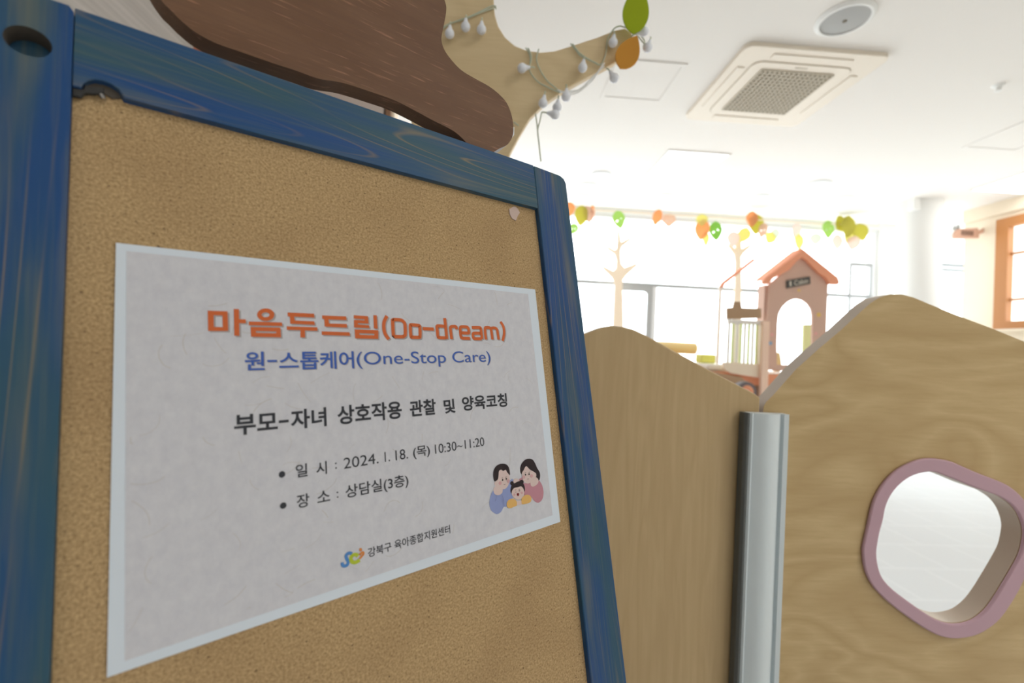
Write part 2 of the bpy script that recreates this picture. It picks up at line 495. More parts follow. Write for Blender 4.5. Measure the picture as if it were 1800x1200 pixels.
# wood-framed window in the right wall
bm = NB(); prism(bm, [[(3.35, 1.50), (4.83, 1.50), (4.83, 2.74), (3.35, 2.74)], [(3.47, 1.585), (4.705, 1.585), (4.705, 2.635), (3.47, 2.635)]], YZ, 5.665, 5.735)
w4 = structure('window_3', bm, M_['orangewood'])
for z in (1.825, 2.335):
    bm = box(NB(), 5.70, 5.74, 3.47, 4.705, z-.012, z+.012); obj('muntin', bm, M_['orangewood'], w4)
bm = box(NB(), 5.715, 5.721, 3.47, 4.705, 1.585, 2.635); obj('pane', bm, M_['glass'], w4)
bm = box(NB(), 5.63, 5.70, 3.33, 4.85, 1.47, 1.50); obj('window_sill', bm, M_['cream'], w4)
# round pillar
bm = lathe(NB(), [(0, 0), (.205, 0), (.205, 2.95), (0, 2.95)], Matrix.Translation((4.95, 5.03, 0)), 48)
box(bm, 4.72, 4.79, 4.86, 4.95, 2.82, 2.95)
finish(structure('pillar', bm, M_['white']))

# ---------------------------------------------------------------- ceiling fixtures
def square_lamp(x0, x1, y0, y1, label):
    t = thing('ceiling_light', label, 'ceiling light', ((x0+x1)/2, (y0+y1)/2, 2.95), group='square ceiling lights')
    bm = NB(); prism(bm, [[(x0, y0), (x1, y0), (x1, y1), (x0, y1)], [(x0+.018, y0+.018), (x1-.018, y0+.018), (x1-.018, y1-.018), (x0+.018, y1-.018)]], XY, 2.95, 2.94)
    obj('frame', bm, M_['white'], t)
    bm = box(NB(), x0+.018, x1-.018, y0+.018, y1-.018, 2.941, 2.949); obj('diffuser', bm, M_['lamp'], t)
square_lamp(1.575, 2.175, 4.10, 4.74, 'square white ceiling light in front of the air conditioner, towards the windows')
square_lamp(5.03, 5.63, 3.95, 4.56, 'square white ceiling light beside the right-hand wall above the wood-framed window')

# air conditioner cassette
ac = thing('air_conditioner', 'warm white square ceiling cassette air conditioner with a beige mesh grille', 'air conditioner', (1.92, 3.06, 2.95))
AX0, AX1, AY0, AY1 = 1.46, 2.37, 2.62, 3.505
bm = NB(); prism(bm, [rrect(AX0, AX1, AY0, AY1, .05)], XY, 2.95, 2.922)
obj('cover', bm, M_['acw'], ac, bevel=.012, seg=3)
bm = NB(); prism(bm, [rrect(AX0+.125, AX1-.125, AY0+.125, AY1-.125, .06), rrect(AX0+.13, AX1-.13, AY0+.13, AY1-.13, .058)], XY, 2.923, 2.9205)
obj('panel_seam', bm, M_['acgrille'], ac)
bm = NB(); prism(bm, [rrect(AX0+.13, AX1-.13, AY0+.13, AY1-.13, .058)], XY, 2.923, 2.917)
obj('intake_panel', bm, M_['acw'], ac)
GX0, GX1, GY0, GY1 = AX0+.215, AX1-.215, AY0+.2, AY1-.19
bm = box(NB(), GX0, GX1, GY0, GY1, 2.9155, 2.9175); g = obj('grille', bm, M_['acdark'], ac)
bm = NB()
n = 15
for i in range(n+1):
    x = GX0 + (GX1-GX0)*i/n; box(bm, x-.006, x+.006, GY0, GY1, 2.910, 2.9158)
for i in range(n+1):
    y = GY0 + (GY1-GY0)*i/n; box(bm, GX0, GX1, y-.005, y+.005, 2.911, 2.9156)
obj('grille_mesh', bm, M_['acgrille'], g)
for (x0, x1, y0, y1) in ((AX0+.2, AX1-.2, AY0+.05, AY0+.1), (AX0+.2, AX1-.2, AY1-.1, AY1-.05), (AX0+.05, AX0+.1, AY0+.2, AY1-.2), (AX1-.1, AX1-.05, AY0+.2, AY1-.2)):
    bm = box(NB(), x0, x1, y0, y1, 2.917, 2.923); obj('louvre', bm, M_['acw'], ac, bevel=.004)
bm = box(NB(), 1.87, 1.95, AY0+.155, AY0+.165, 2.9155, 2.9172); obj('badge', bm, M_['acgrille'], ac)

t = thing('ceiling_speaker', 'round grey mesh ceiling speaker in a white ring behind the air conditioner', 'speaker', (1.875, 2.385, 2.95))
T = Matrix.Translation((1.875, 2.385, 2.95)) @ Matrix.Rotation(math.pi, 4, 'X')
bm = lathe(NB(), [(.117, 0), (.142, 0), (.142, .006), (.128, .018), (.117, .018), (.117, 0)], T, 48); obj('ring', bm, M_['white'], t)
bm = lathe(NB(), [(0, .0), (.117, .0), (.117, .012), (.06, .017), (0, .018)], T, 48); obj('mesh', bm, M_['speaker'], t)
bm = lathe(NB(), [(0, .017), (.012, .017), (.010, .021), (0, .022)], T, 16); obj('centre_cap', bm, M_['acdark'], t)

def downlight(x, y, r, label, grp='round ceiling downlights'):
    t = thing('downlight', label, 'downlight', (x, y, 2.95), group=grp)
    T = Matrix.Translation((x, y, 2.95)) @ Matrix.Rotation(math.pi, 4, 'X')
    bm = lathe(NB(), [(r*.8, 0), (r, 0), (r, .004), (r*.88, .014), (r*.8, .012), (r*.8, 0)], T, 40); obj('ring', bm, M_['winframe'], t)
    bm = lathe(NB(), [(0, 0), (r*.8, 0), (r*.8, .008), (0, .010)], T, 40); obj('diffuser', bm, M_['white'], t)
downlight(1.113, 4.80, .115, 'round recessed downlight just right of the board top, left of the square light')
downlight(3.436, 4.66, .125, 'round recessed downlight right of the square light, nearest to the camera')
downlight(1.045, 5.145, .11, 'faint round downlight just beyond the one nearest the board')
downlight(2.023, 5.337, .11, 'faint round downlight straight beyond the square ceiling light')
downlight(3.091, 5.154, .11, 'faint round downlight between the square light and the pillar')
downlight(4.009, 5.039, .12, 'faint round downlight nearest to the pillar')

def access_panel(x0, x1, y0, y1, label):
    t = thing('access_hatch', label, 'access hatch', ((x0+x1)/2, (y0+y1)/2, 2.95), group='ceiling access hatches')
    q = lambda d: [(x0+d, y0+d), (x1-d, y0+d), (x1-d, y1-d), (x0+d, y1-d)]
    bm = NB(); prism(bm, [q(0), q(.032)], XY, 2.95, 2.944); obj('frame', bm, M_['ceil'], t, bevel=.004)
    bm = NB(); prism(bm, [q(.034)], XY, 2.95, 2.9475); obj('hatch_cover', bm, M_['ceil'], t)
access_panel(.74, 1.21, 2.87, 3.34, 'square white ceiling access hatch behind the orange leaf of the plywood tree')
access_panel(3.98, 4.46, 3.688-.47, 3.688, 'square white ceiling access hatch cut off by the right edge of the picture')
t = thing('sprinkler', 'small white ceiling sprinkler right of the air conditioner', 'sprinkler', (3.318, 2.843, 2.95))
T = Matrix.Translation((3.318, 2.843, 2.95)) @ Matrix.Rotation(math.pi, 4, 'X')
bm = lathe(NB(), [(0, 0), (.035, 0), (.032, .006), (.016, .010), (.014, .03), (0, .03)], T, 24); obj('rosette', bm, M_['white'], t)
bm = lathe(NB(), [(0, .03), (.012, .03), (.02, .036), (.02, .038), (0, .040)], T, 24); obj('deflector', bm, M_['white'], t)

# ---------------------------------------------------------------- the notice board
BU, BV, BW, BO = Vector((0.8042996, 0.593246, 0.0340767)), Vector((-0.1374031, 0.1298807, 0.981963)), Vector((0.5781198, -0.7944747, 0.1859769)), Vector((-0.198783, 0.2480388, 1.094949))
def board_matrix(u, v, w=0.0):
    p = BO + BU*u + BV*v + BW*w
    m = Matrix((BU, BV, BW)).transposed().to_4x4(); m.translation = p
    return m
VF = (0.004 - BO.z - BW.z*0.0 - BU.z*0.15) / BV.z          # where the board's plane meets the floor
BM = lambda a, b, d: BO + BU*a + BV*b + BW*d
bt = thing('notice_board', 'blue-stained wooden A-frame notice board with a cork-brown panel holding the paper notice', 'notice board', mat=board_matrix(.15, VF))
VB = -1.0
WF, WBK = .005, -.020
top = .1262
# left upright with its bored hole
HOLE = ellipse(-.0345, .0985, .0086, .0080, 30)
bm = NB(); prism(bm, [[(-.0635, VF), (-.0185, VF), (-.0185, top-.003), (-.0205, top), (-.0635, top)], HOLE[::-1]], BM, WF, -.006)
prism(bm, [[(-.0635, VF), (-.0185, VF), (-.0185, top-.003), (-.0205, top), (-.0635, top)]], BM, -.006, WBK)
st = obj('stile', bm, M_['stile'], bt)
bm = NB()
a = [bm.verts.new(BM(p[0], p[1], WF-.0003)) for p in HOLE]; b = [bm.verts.new(BM(-.0345+(p[0]+.0345)*.96, .0985+(p[1]-.0985)*.96, -.0059)) for p in HOLE]
for i in range(30): bm.faces.new((a[i], a[(i+1) % 30], b[(i+1) % 30], b[i]))
obj('bored_hole', bm, M_['bored'], st)
# right upright
bm = NB(); prism(bm, [[(.3092, VF), (.3538, VF), (.3538, top-.008), (.3515, top-.0035), (.346, top-.001), (.3098, top), (.3092, top-.001)]], BM, WF, WBK)
obj('stile', bm, M_['stile'], bt, bevel=.001)
# top rail with the half-round notch at its lower left
notch = [(-0.0149, 0.0812), (-0.0139, 0.0839), (-0.0122, 0.0862), (-0.0098, 0.0879), (-0.0067, 0.0885), (-0.0033, 0.0879), (-0.0002, 0.0861), (0.002, 0.0818)]
bm = NB(); prism(bm, [[(-.0182, top), (-.0182, notch[0][1]-.0004)] + notch + [(.3088, .0815), (.3088, top)]], BM, WF, WBK)
obj('top_rail', bm, M_['rail'], bt, bevel=.0005)
bm = NB(); prism(bm, [[(-.0182, VB), (.3088, VB), (.3088, VB-.05), (-.0182, VB-.05)]], BM, WF, WBK); obj('bottom_rail', bm, M_['rail'], bt)
bm = NB(); prism(bm, [[(-.0183, VB), (.309, VB), (.309, .094), (-.0183, .094)]], BM, 0, -.006); obj('pin_panel', bm, M_['cork'], bt)
bm = NB(); prism(bm, [[(-0.0157, 0.0828), (-0.0145, 0.0866), (-0.0101, 0.0908), (-0.0032, 0.0909), (0.0016, 0.0839), (-0.0026, 0.0819), (-0.0059, 0.0834), (-0.0113, 0.0816), (-0.0143, 0.0791)]], BM, .0012, .0001)
obj('notch_bed', bm, M_['bored'], bt)
bm = NB(); prism(bm, [[(-0.0183, 0.0806), (-0.0142, 0.0812), (-0.0134, 0.0848), (-0.012, 0.0837), (-0.0098, 0.0846), (-0.006, 0.0855), (-0.006, 0.0825), (-0.01, 0.0802), (-0.0133, 0.0796), (-0.0147, 0.0764), (-0.0181, 0.0761)]], BM, .0034, .0014)
obj('rubber_pad', bm, M_['black'], bt, bevel=.0004)
sc = [(-0.0071, 0.0813), (-0.0059, 0.0787)]
bm = tube(NB(), [BM(sc[0][0], sc[0][1], .0024), BM(sc[1][0], sc[1][1], .0030)], .0013, 12); obj('screw', bm, M_['steel'], bt)
# rear legs of the A-frame
AP = [BM(-.041, top-.03, -.032), BM(.331, top-.03, -.032)]
back = Vector((-BW.x, -BW.y, 0)).normalized()
feet = []
for p in AP:
    f = Vector((p.x, p.y, 0)) + back*.20; feet.append(f)
    d = (p - f).normalized(); s = BU; nrm = s.cross(d).normalized()
    m = Matrix((s, d, nrm)).transposed().to_4x4(); m.translation = f
    L = (p - f).length
    bm = box(NB(), -.0225, .0225, .012, L, -.011, .011, M=m); bmesh.ops.translate(bm, verts=bm.verts[:], vec=(0, 0, -min(v.co.z for v in bm.verts)+.001))
    obj('rear_leg', bm, M_['stile'], bt)
c0, c1 = feet[0]*.8 + AP[0]*.2, feet[1]*.8 + AP[1]*.2
bm = tube(NB(), [c0, c1], .012, 8); obj('rear_brace', bm, M_['rail'], bt)
for p in AP:
    q = p + BW*.012
    bm = tube(NB(), [q - BU*.02 , q + BU*.02], .006, 12); obj('hinge', bm, M_['steel'], bt)

bm = NB(); prism(bm, [[(0.275, 0.0753), (0.2817, 0.0795), (0.2851, 0.0785), (0.2881, 0.0746), (0.2848, 0.0705), (0.282, 0.0654), (0.2773, 0.0668), (0.2751, 0.0708)]], BM, .0001, .0009)
finish(obj('paper_scrap', bm, M_['scrap']), 'torn pinkish paper scrap on the cork panel below the top rail', 'paper scrap')

# ---------------------------------------------------------------- the paper notice
PW, PH = .297, .2103
pt = thing('paper_notice', 'white landscape paper notice with orange and blue printed title, stuck on the cork panel', 'notice', mat=board_matrix(PW/2, -PH/2, .0008))
PG = BM
L0 = .0012
bm = NB()
nx = 24
for sgn in (0, 1):
    pass
prism(bm, [[(0, 0), (0, -PH), (PW, -PH), (PW, 0)]], PG, .0003, .0009)
obj('sheet', bm, M_['sheet'], pt)
inner = [(0.0042, -0.0039), (0.2873, -0.0052), (0.2886, -0.2028), (0.0062, -0.2057)]
bm = NB(); flat(bm, [inner], PG, .0010)
pb = obj('printed_background', bm, M_['washi'], pt)
bm = NB()
ux0, ux1 = inner[0][0]+.003, inner[1][0]-.003
vy0, vy1 = inner[2][1]+.003, inner[0][1]-.003
for k in range(95):
    x, y = random.uniform(ux0, ux1), random.uniform(vy0, vy1)
    a = random.uniform(0, 6.28); kk = random.uniform(-170, 170); ln = random.uniform(.006, .016); pts = []
    for i in range(9):
        pts.append((min(max(x, ux0), ux1), min(max(y, vy0), vy1))); x += math.cos(a)*ln/8; y += math.sin(a)*ln/8; a += kk*ln/8*random.uniform(.3, 1.3)
    if min((Vector(pts[i])-Vector(pts[i+1])).length for i in range(8)) < 1e-6: continue
    wd = random.uniform(.00012, .0003)
    lp = ribbon_loop(pts, wd)[0]; v = [bm.verts.new(PG(p[0], p[1], .00105)) for p in lp]; h_ = len(pts)
    for i in range(h_-1): bm.faces.new((v[i], v[i+1], v[2*h_-2-i], v[2*h_-1-i]))
o = obj('paper_fibre', bm, M_['fibre'], pb); o['kind'] = 'stuff'; o['label'] = 'fine curled fibres in the mulberry paper print'

def lettering(name, shapes, m, depth=L0, parent=None, dx=0, dy=0, label=None):
    bm = NB()
    for loops in shapes:
        if isinstance(loops, tuple):
            pts, w, close = loops; pts = [(p[0]+dx, p[1]+dy) for p in pts]
            if close: L, R_ = ribbon_loop(pts, w, True)
            else:
                q = ribbon_loop(pts, w)[0]; L, R_ = q[:len(pts)], q[len(pts):][::-1]
            a = [bm.verts.new(PG(p[0], p[1], depth)) for p in L]; b = [bm.verts.new(PG(p[0], p[1], depth)) for p in R_]
            for i in range(len(a) if close else len(a)-1):
                j = (i+1) % len(a); bm.faces.new((a[i], a[j], b[j], b[i]))
        else: flat(bm, [[(p[0]+dx, p[1]+dy) for p in lp] for lp in loops], PG, depth)
    return obj(name, bm, m, parent or pt, label=label)

def S(pts, w, close=False, n=5):   # rounded stroke
    return (cat(pts, n, close), w, close)
def R(pts, w):                     # straight stroke
    return (pts, w, False)
TITLE = [[[(0.0399, -0.0344), (0.0496, -0.0343), (0.0498, -0.046), (0.0401, -0.0462)], [(0.0428, -0.0369), (0.047, -0.0369), (0.0471, -0.0438), (0.0428, -0.0437)]],
 [[(0.0527, -0.0327), (0.0554, -0.0326), (0.0554, -0.0387), (0.0588, -0.0387), (0.0589, -0.0411), (0.0554, -0.0411), (0.0554, -0.0488), (0.0528, -0.0487)]],
 [[(0.0743, -0.0351), (0.0741, -0.036), (0.0738, -0.0369), (0.0732, -0.0377), (0.0724, -0.0383), (0.0715, -0.0388), (0.0705, -0.0392), (0.0694, -0.0393), (0.0684, -0.0392), (0.0674, -0.039), (0.0665, -0.0386), (0.0658, -0.038), (0.0653, -0.0373), (0.0649, -0.0364), (0.0648, -0.0356), (0.065, -0.0347), (0.0653, -0.0339), (0.0659, -0.0331), (0.0667, -0.0324), (0.0676, -0.0319), (0.0686, -0.0315), (0.0696, -0.0314), (0.0707, -0.0314), (0.0717, -0.0317), (0.0726, -0.0321), (0.0733, -0.0327), (0.0739, -0.0334), (0.0742, -0.0342)], [(0.0716, -0.0353), (0.0715, -0.0356), (0.0714, -0.036), (0.0711, -0.0363), (0.0707, -0.0365), (0.0703, -0.0367), (0.0699, -0.0368), (0.0694, -0.0369), (0.0689, -0.0369), (0.0685, -0.0368), (0.0681, -0.0366), (0.0677, -0.0364), (0.0675, -0.0361), (0.0673, -0.0358), (0.0673, -0.0355), (0.0673, -0.0352), (0.0675, -0.0349), (0.0678, -0.0346), (0.0681, -0.0343), (0.0685, -0.0341), (0.069, -0.034), (0.0695, -0.0339), (0.0699, -0.0339), (0.0704, -0.034), (0.0708, -0.0342), (0.0711, -0.0344), (0.0714, -0.0347), (0.0715, -0.035)]],
 [[(0.0603, -0.0399), (0.0785, -0.0399), (0.0786, -0.0422), (0.0603, -0.0422)]],
 [[(0.0612, -0.0432), (0.0775, -0.0432), (0.0777, -0.0493), (0.0614, -0.0492)], [(0.064, -0.0456), (0.0751, -0.0457), (0.075, -0.0468), (0.064, -0.0467)]],
 [[(0.0818, -0.0333), (0.0978, -0.0333), (0.0978, -0.0359), (0.0856, -0.0358), (0.0858, -0.0383), (0.0977, -0.0384), (0.0979, -0.0408), (0.0832, -0.0405), (0.0831, -0.0359), (0.0819, -0.0358)]],
 [[(0.0811, -0.0422), (0.0994, -0.0423), (0.0994, -0.0447), (0.0917, -0.0446), (0.0917, -0.0492), (0.0889, -0.0492), (0.0891, -0.0445), (0.0811, -0.0445)]],
 [[(0.1027, -0.0342), (0.1185, -0.0342), (0.1186, -0.0368), (0.1067, -0.0368), (0.107, -0.0395), (0.1187, -0.0395), (0.1187, -0.042), (0.1041, -0.0417), (0.104, -0.0367), (0.1027, -0.0366)]],
 [[(0.102, -0.0449), (0.1203, -0.0451), (0.1204, -0.0476), (0.102, -0.0473)]],
 [[(0.1237, -0.0331), (0.1338, -0.0333), (0.1339, -0.0387), (0.1263, -0.0386), (0.1263, -0.0395), (0.1342, -0.0398), (0.1343, -0.0419), (0.1235, -0.0417), (0.1237, -0.0364), (0.1311, -0.0365), (0.1311, -0.0356), (0.1236, -0.0355)]],
 [[(0.1377, -0.0324), (0.1402, -0.0324), (0.1403, -0.0422), (0.1376, -0.042)]],
 [[(0.1238, -0.043), (0.1407, -0.0432), (0.1403, -0.0495), (0.1239, -0.0493)], [(0.127, -0.0456), (0.1376, -0.0458), (0.1375, -0.0469), (0.127, -0.0467)]]] + [
 S([(0.1478, -0.0325), (0.1455, -0.0368), (0.1449, -0.0413), (0.1457, -0.0458), (0.1482, -0.0496)], 0.00260),
 S([(0.152, -0.0355), (0.1518, -0.0411), (0.1519, -0.0471), (0.1526, -0.0475), (0.1588, -0.0476), (0.1601, -0.047), (0.1612, -0.0458), (0.1615, -0.0388), (0.1606, -0.0365), (0.1583, -0.0351), (0.1527, -0.035)], 0.00260, True),
 S([(0.1658, -0.039), (0.1656, -0.0434), (0.1658, -0.0473), (0.1669, -0.0478), (0.172, -0.0478), (0.1732, -0.0469), (0.1735, -0.0398), (0.1725, -0.0388), (0.1669, -0.0384)], 0.00260, True),
 R([(0.1759, -0.041), (0.1854, -0.0412)], 0.00260),
 R([(0.1959, -0.032), (0.1961, -0.0387), (0.1963, -0.0487)], 0.00260),
 S([(0.1959, -0.0387), (0.1895, -0.0385), (0.1883, -0.0393), (0.1884, -0.0428), (0.1886, -0.047), (0.1899, -0.0477), (0.1958, -0.0479)], 0.00260),
 S([(0.2008, -0.0489), (0.2005, -0.044), (0.2004, -0.04), (0.2013, -0.0388), (0.2036, -0.0384), (0.2057, -0.0387), (0.2063, -0.0408)], 0.00260),
 S([(0.2094, -0.0434), (0.2171, -0.0435), (0.2177, -0.0417), (0.2172, -0.0393), (0.2154, -0.0385), (0.2113, -0.0385), (0.2098, -0.0394), (0.2094, -0.0434), (0.2097, -0.0468), (0.2111, -0.0478), (0.2183, -0.048)], 0.00260),
 S([(0.221, -0.0389), (0.2286, -0.0387), (0.2299, -0.0397), (0.2301, -0.0433), (0.2303, -0.0483)], 0.00260),
 S([(0.2299, -0.0435), (0.2232, -0.0435), (0.2216, -0.0444), (0.2217, -0.0472), (0.223, -0.0481), (0.2298, -0.0481)], 0.00260),
 S([(0.2344, -0.0487), (0.2341, -0.0432), (0.2344, -0.0391), (0.2359, -0.0385), (0.2392, -0.0385), (0.2404, -0.04), (0.2409, -0.0439), (0.2411, -0.0486)], 0.00260),
 S([(0.2401, -0.0394), (0.2424, -0.0386), (0.2454, -0.0387), (0.247, -0.0402), (0.2474, -0.0445), (0.2477, -0.0486)], 0.00260),
 S([(0.2515, -0.0328), (0.2541, -0.0369), (0.2545, -0.042), (0.2535, -0.0459), (0.2518, -0.0497)], 0.00260)]
ti = lettering('title_lettering', TITLE, M_['orange_ink'])
lettering('lettering_shadow', TITLE, M_['grey_ink'], .00112, ti, .0009, -.0008, 'grey printed shadow')

def words(name, items, m, offset=0.0, depth=L0, latin=0.0):
    """items: (text, u0, v0, u1, v1) ink boxes on the page"""
    bm = NB()
    for s, u0, v0, u1, v1 in items:
        if s == '-':
            flat(bm, [[(u0, v0), (u1, v0), (u1, v1), (u0, v1)]], PG, depth); continue
        hangul = any(ord(ch) > 0x3000 for ch in s)
        c = bpy.data.curves.new('glyphs', 'FONT'); c.body = s; c.size = 1.0; c.offset = offset if hangul else latin; c.resolution_u = 6
        to = bpy.data.objects.new('glyphs', c); COL.objects.link(to)
        dg = bpy.context.evaluated_depsgraph_get()
        me = bpy.data.meshes.new_from_object(to.evaluated_get(dg))
        xs = [v.co.x for v in me.vertices]; ys = [v.co.y for v in me.vertices]
        ax, bx, ay, by = min(xs), max(xs), min(ys), max(ys)
        vv = [bm.verts.new(PG(u0+(v.co.x-ax)/(bx-ax)*(u1-u0), v0+(v.co.y-ay)/(by-ay)*(v1-v0), depth)) for v in me.vertices]
        for p in me.polygons:
            try: bm.faces.new([vv[i] for i in p.vertices])
            except ValueError: pass
        bpy.data.objects.remove(to); bpy.data.curves.remove(c); bpy.data.meshes.remove(me)
    return obj(name, bm, m, pt)
SUB = [('원', 0.05780, -0.06930, 0.06820, -0.05810), ('-', 0.06970, -0.06460, 0.07500, -0.06330), ('스톱케어', 0.07620, -0.06980, 0.12230, -0.05810), ('(One-Stop Care)', 0.12410, -0.07030, 0.23710, -0.05850)]
su = words('subtitle_lettering', SUB, M_['blue_ink'], .016)
sh = words('lettering_shadow', [(s, a+.0005, b-.0004, c+.0005, d-.0004) for s, a, b, c, d in SUB], M_['grey_ink'], .016, .00112)
sh.parent = su; sh['label'] = 'grey printed shadow'
words('heading_lettering', [('부모', 0.05200, -0.10640, 0.07450, -0.09470), ('-', 0.07510, -0.10160, 0.08060, -0.10000), ('자녀', 0.08170, -0.10630, 0.10280, -0.09430), ('상호작용', 0.10960, -0.10640, 0.15460, -0.09400), ('관찰', 0.16080, -0.10610, 0.18220, -0.09440), ('및', 0.18900, -0.10640, 0.19910, -0.09560), ('양육코칭', 0.20550, -0.10590, 0.25040, -0.09450)], M_['black_ink'], .026)
words('date_lettering', [('일', 0.08360, -0.13510, 0.09020, -0.12740), ('시', 0.09540, -0.13570, 0.10170, -0.12770), (':', 0.10680, -0.13360, 0.10780, -0.12970), ('2024.', 0.11220, -0.13460, 0.13540, -0.12770), ('1.', 0.13990, -0.13450, 0.14350, -0.12780), ('18.', 0.14780, -0.13470, 0.15700, -0.12780), ('(목)', 0.16110, -0.13600, 0.17450, -0.12740), ('10:30~11:20', 0.17880, -0.13470, 0.22330, -0.12790)], M_['black_ink'], .012)
words('place_lettering', [('장', 0.08360, -0.15300, 0.09080, -0.14510), ('소', 0.09530, -0.15220, 0.10290, -0.14550), (':', 0.10700, -0.15150, 0.10800, -0.14770), ('상담실(3층)', 0.11250, -0.15430, 0.15610, -0.14490)], M_['black_ink'], .012)
words('organisation_lettering', [('강북구', 0.12490, -0.19230, 0.14090, -0.18650), ('육아종합지원센터', 0.14310, -0.19240, 0.18630, -0.18640)], M_['black_ink'], .010)
for cx, cy, rx, ry in [(0.076, -0.1317, 0.0018, 0.0019), (0.0762, -0.1496, 0.0018, 0.0018)]:
    bm = NB(); flat(bm, [ellipse(cx, cy, rx, ry)], PG, L0); obj('bullet_dot', bm, M_['black_ink'], pt)
LG = [base_mat('logo_blue', (0.07, 0.22, 0.52), .7), base_mat('logo_green', (0.42, 0.50, 0.03), .7), base_mat('logo_orange', (0.62, 0.22, 0.05), .7)]
LOGO = [(0, ribbon_loop(cat([(0.1147, -0.1871), (0.1135, -0.1863), (0.1121, -0.1863), (0.111, -0.1873), (0.1114, -0.1893), (0.1121, -0.1908), (0.1116, -0.1927), (0.1098, -0.193), (0.1086, -0.1919), (0.1085, -0.1905)], 5, False), .0019)), (1, ribbon_loop(cat([(0.1184, -0.1896), (0.1174, -0.1884), (0.1158, -0.188), (0.1142, -0.1889), (0.1139, -0.1904), (0.1148, -0.192), (0.1164, -0.1927), (0.1181, -0.1925), (0.1195, -0.1921)], 5, False), .0023)), (2, ribbon_loop(cat([(0.1193, -0.1913), (0.1207, -0.1902), (0.1219, -0.1892), (0.1218, -0.1882), (0.1208, -0.1881), (0.1193, -0.189)], 5, False), .0014)), (2, [[(0.1212, -0.1863), (0.1211, -0.1867), (0.1209, -0.1869), (0.1207, -0.1871), (0.1204, -0.1871), (0.12, -0.1871), (0.1198, -0.1868), (0.1195, -0.1865), (0.1194, -0.1862), (0.1193, -0.1858), (0.1194, -0.1855), (0.1196, -0.1852), (0.1199, -0.185), (0.1202, -0.185), (0.1205, -0.1851), (0.1208, -0.1853), (0.121, -0.1856), (0.1211, -0.1859)]])]
bm = NB()
for k, (mi, loops) in enumerate(LOGO): flat(bm, loops, PG, L0 + k*.00006, mi)
obj('printed_logo', bm, LG, pt, label='blue green and orange swirling letter logo')
FM = [base_mat('print_'+n_, c_, .75, spec=.2) for n_, c_ in (('skin', (.66, .52, .49)), ('hair', (.035, .025, .027)), ('blue', (.27, .32, .56)), ('pink', (.50, .24, .29)), ('orange', (.70, .42, .14)), ('cheek', (.62, .36, .37)), ('dark', (.02, .02, .02)), ('mouth', (.17, .02, .025)), ('line', (.2, .22, .4)))]
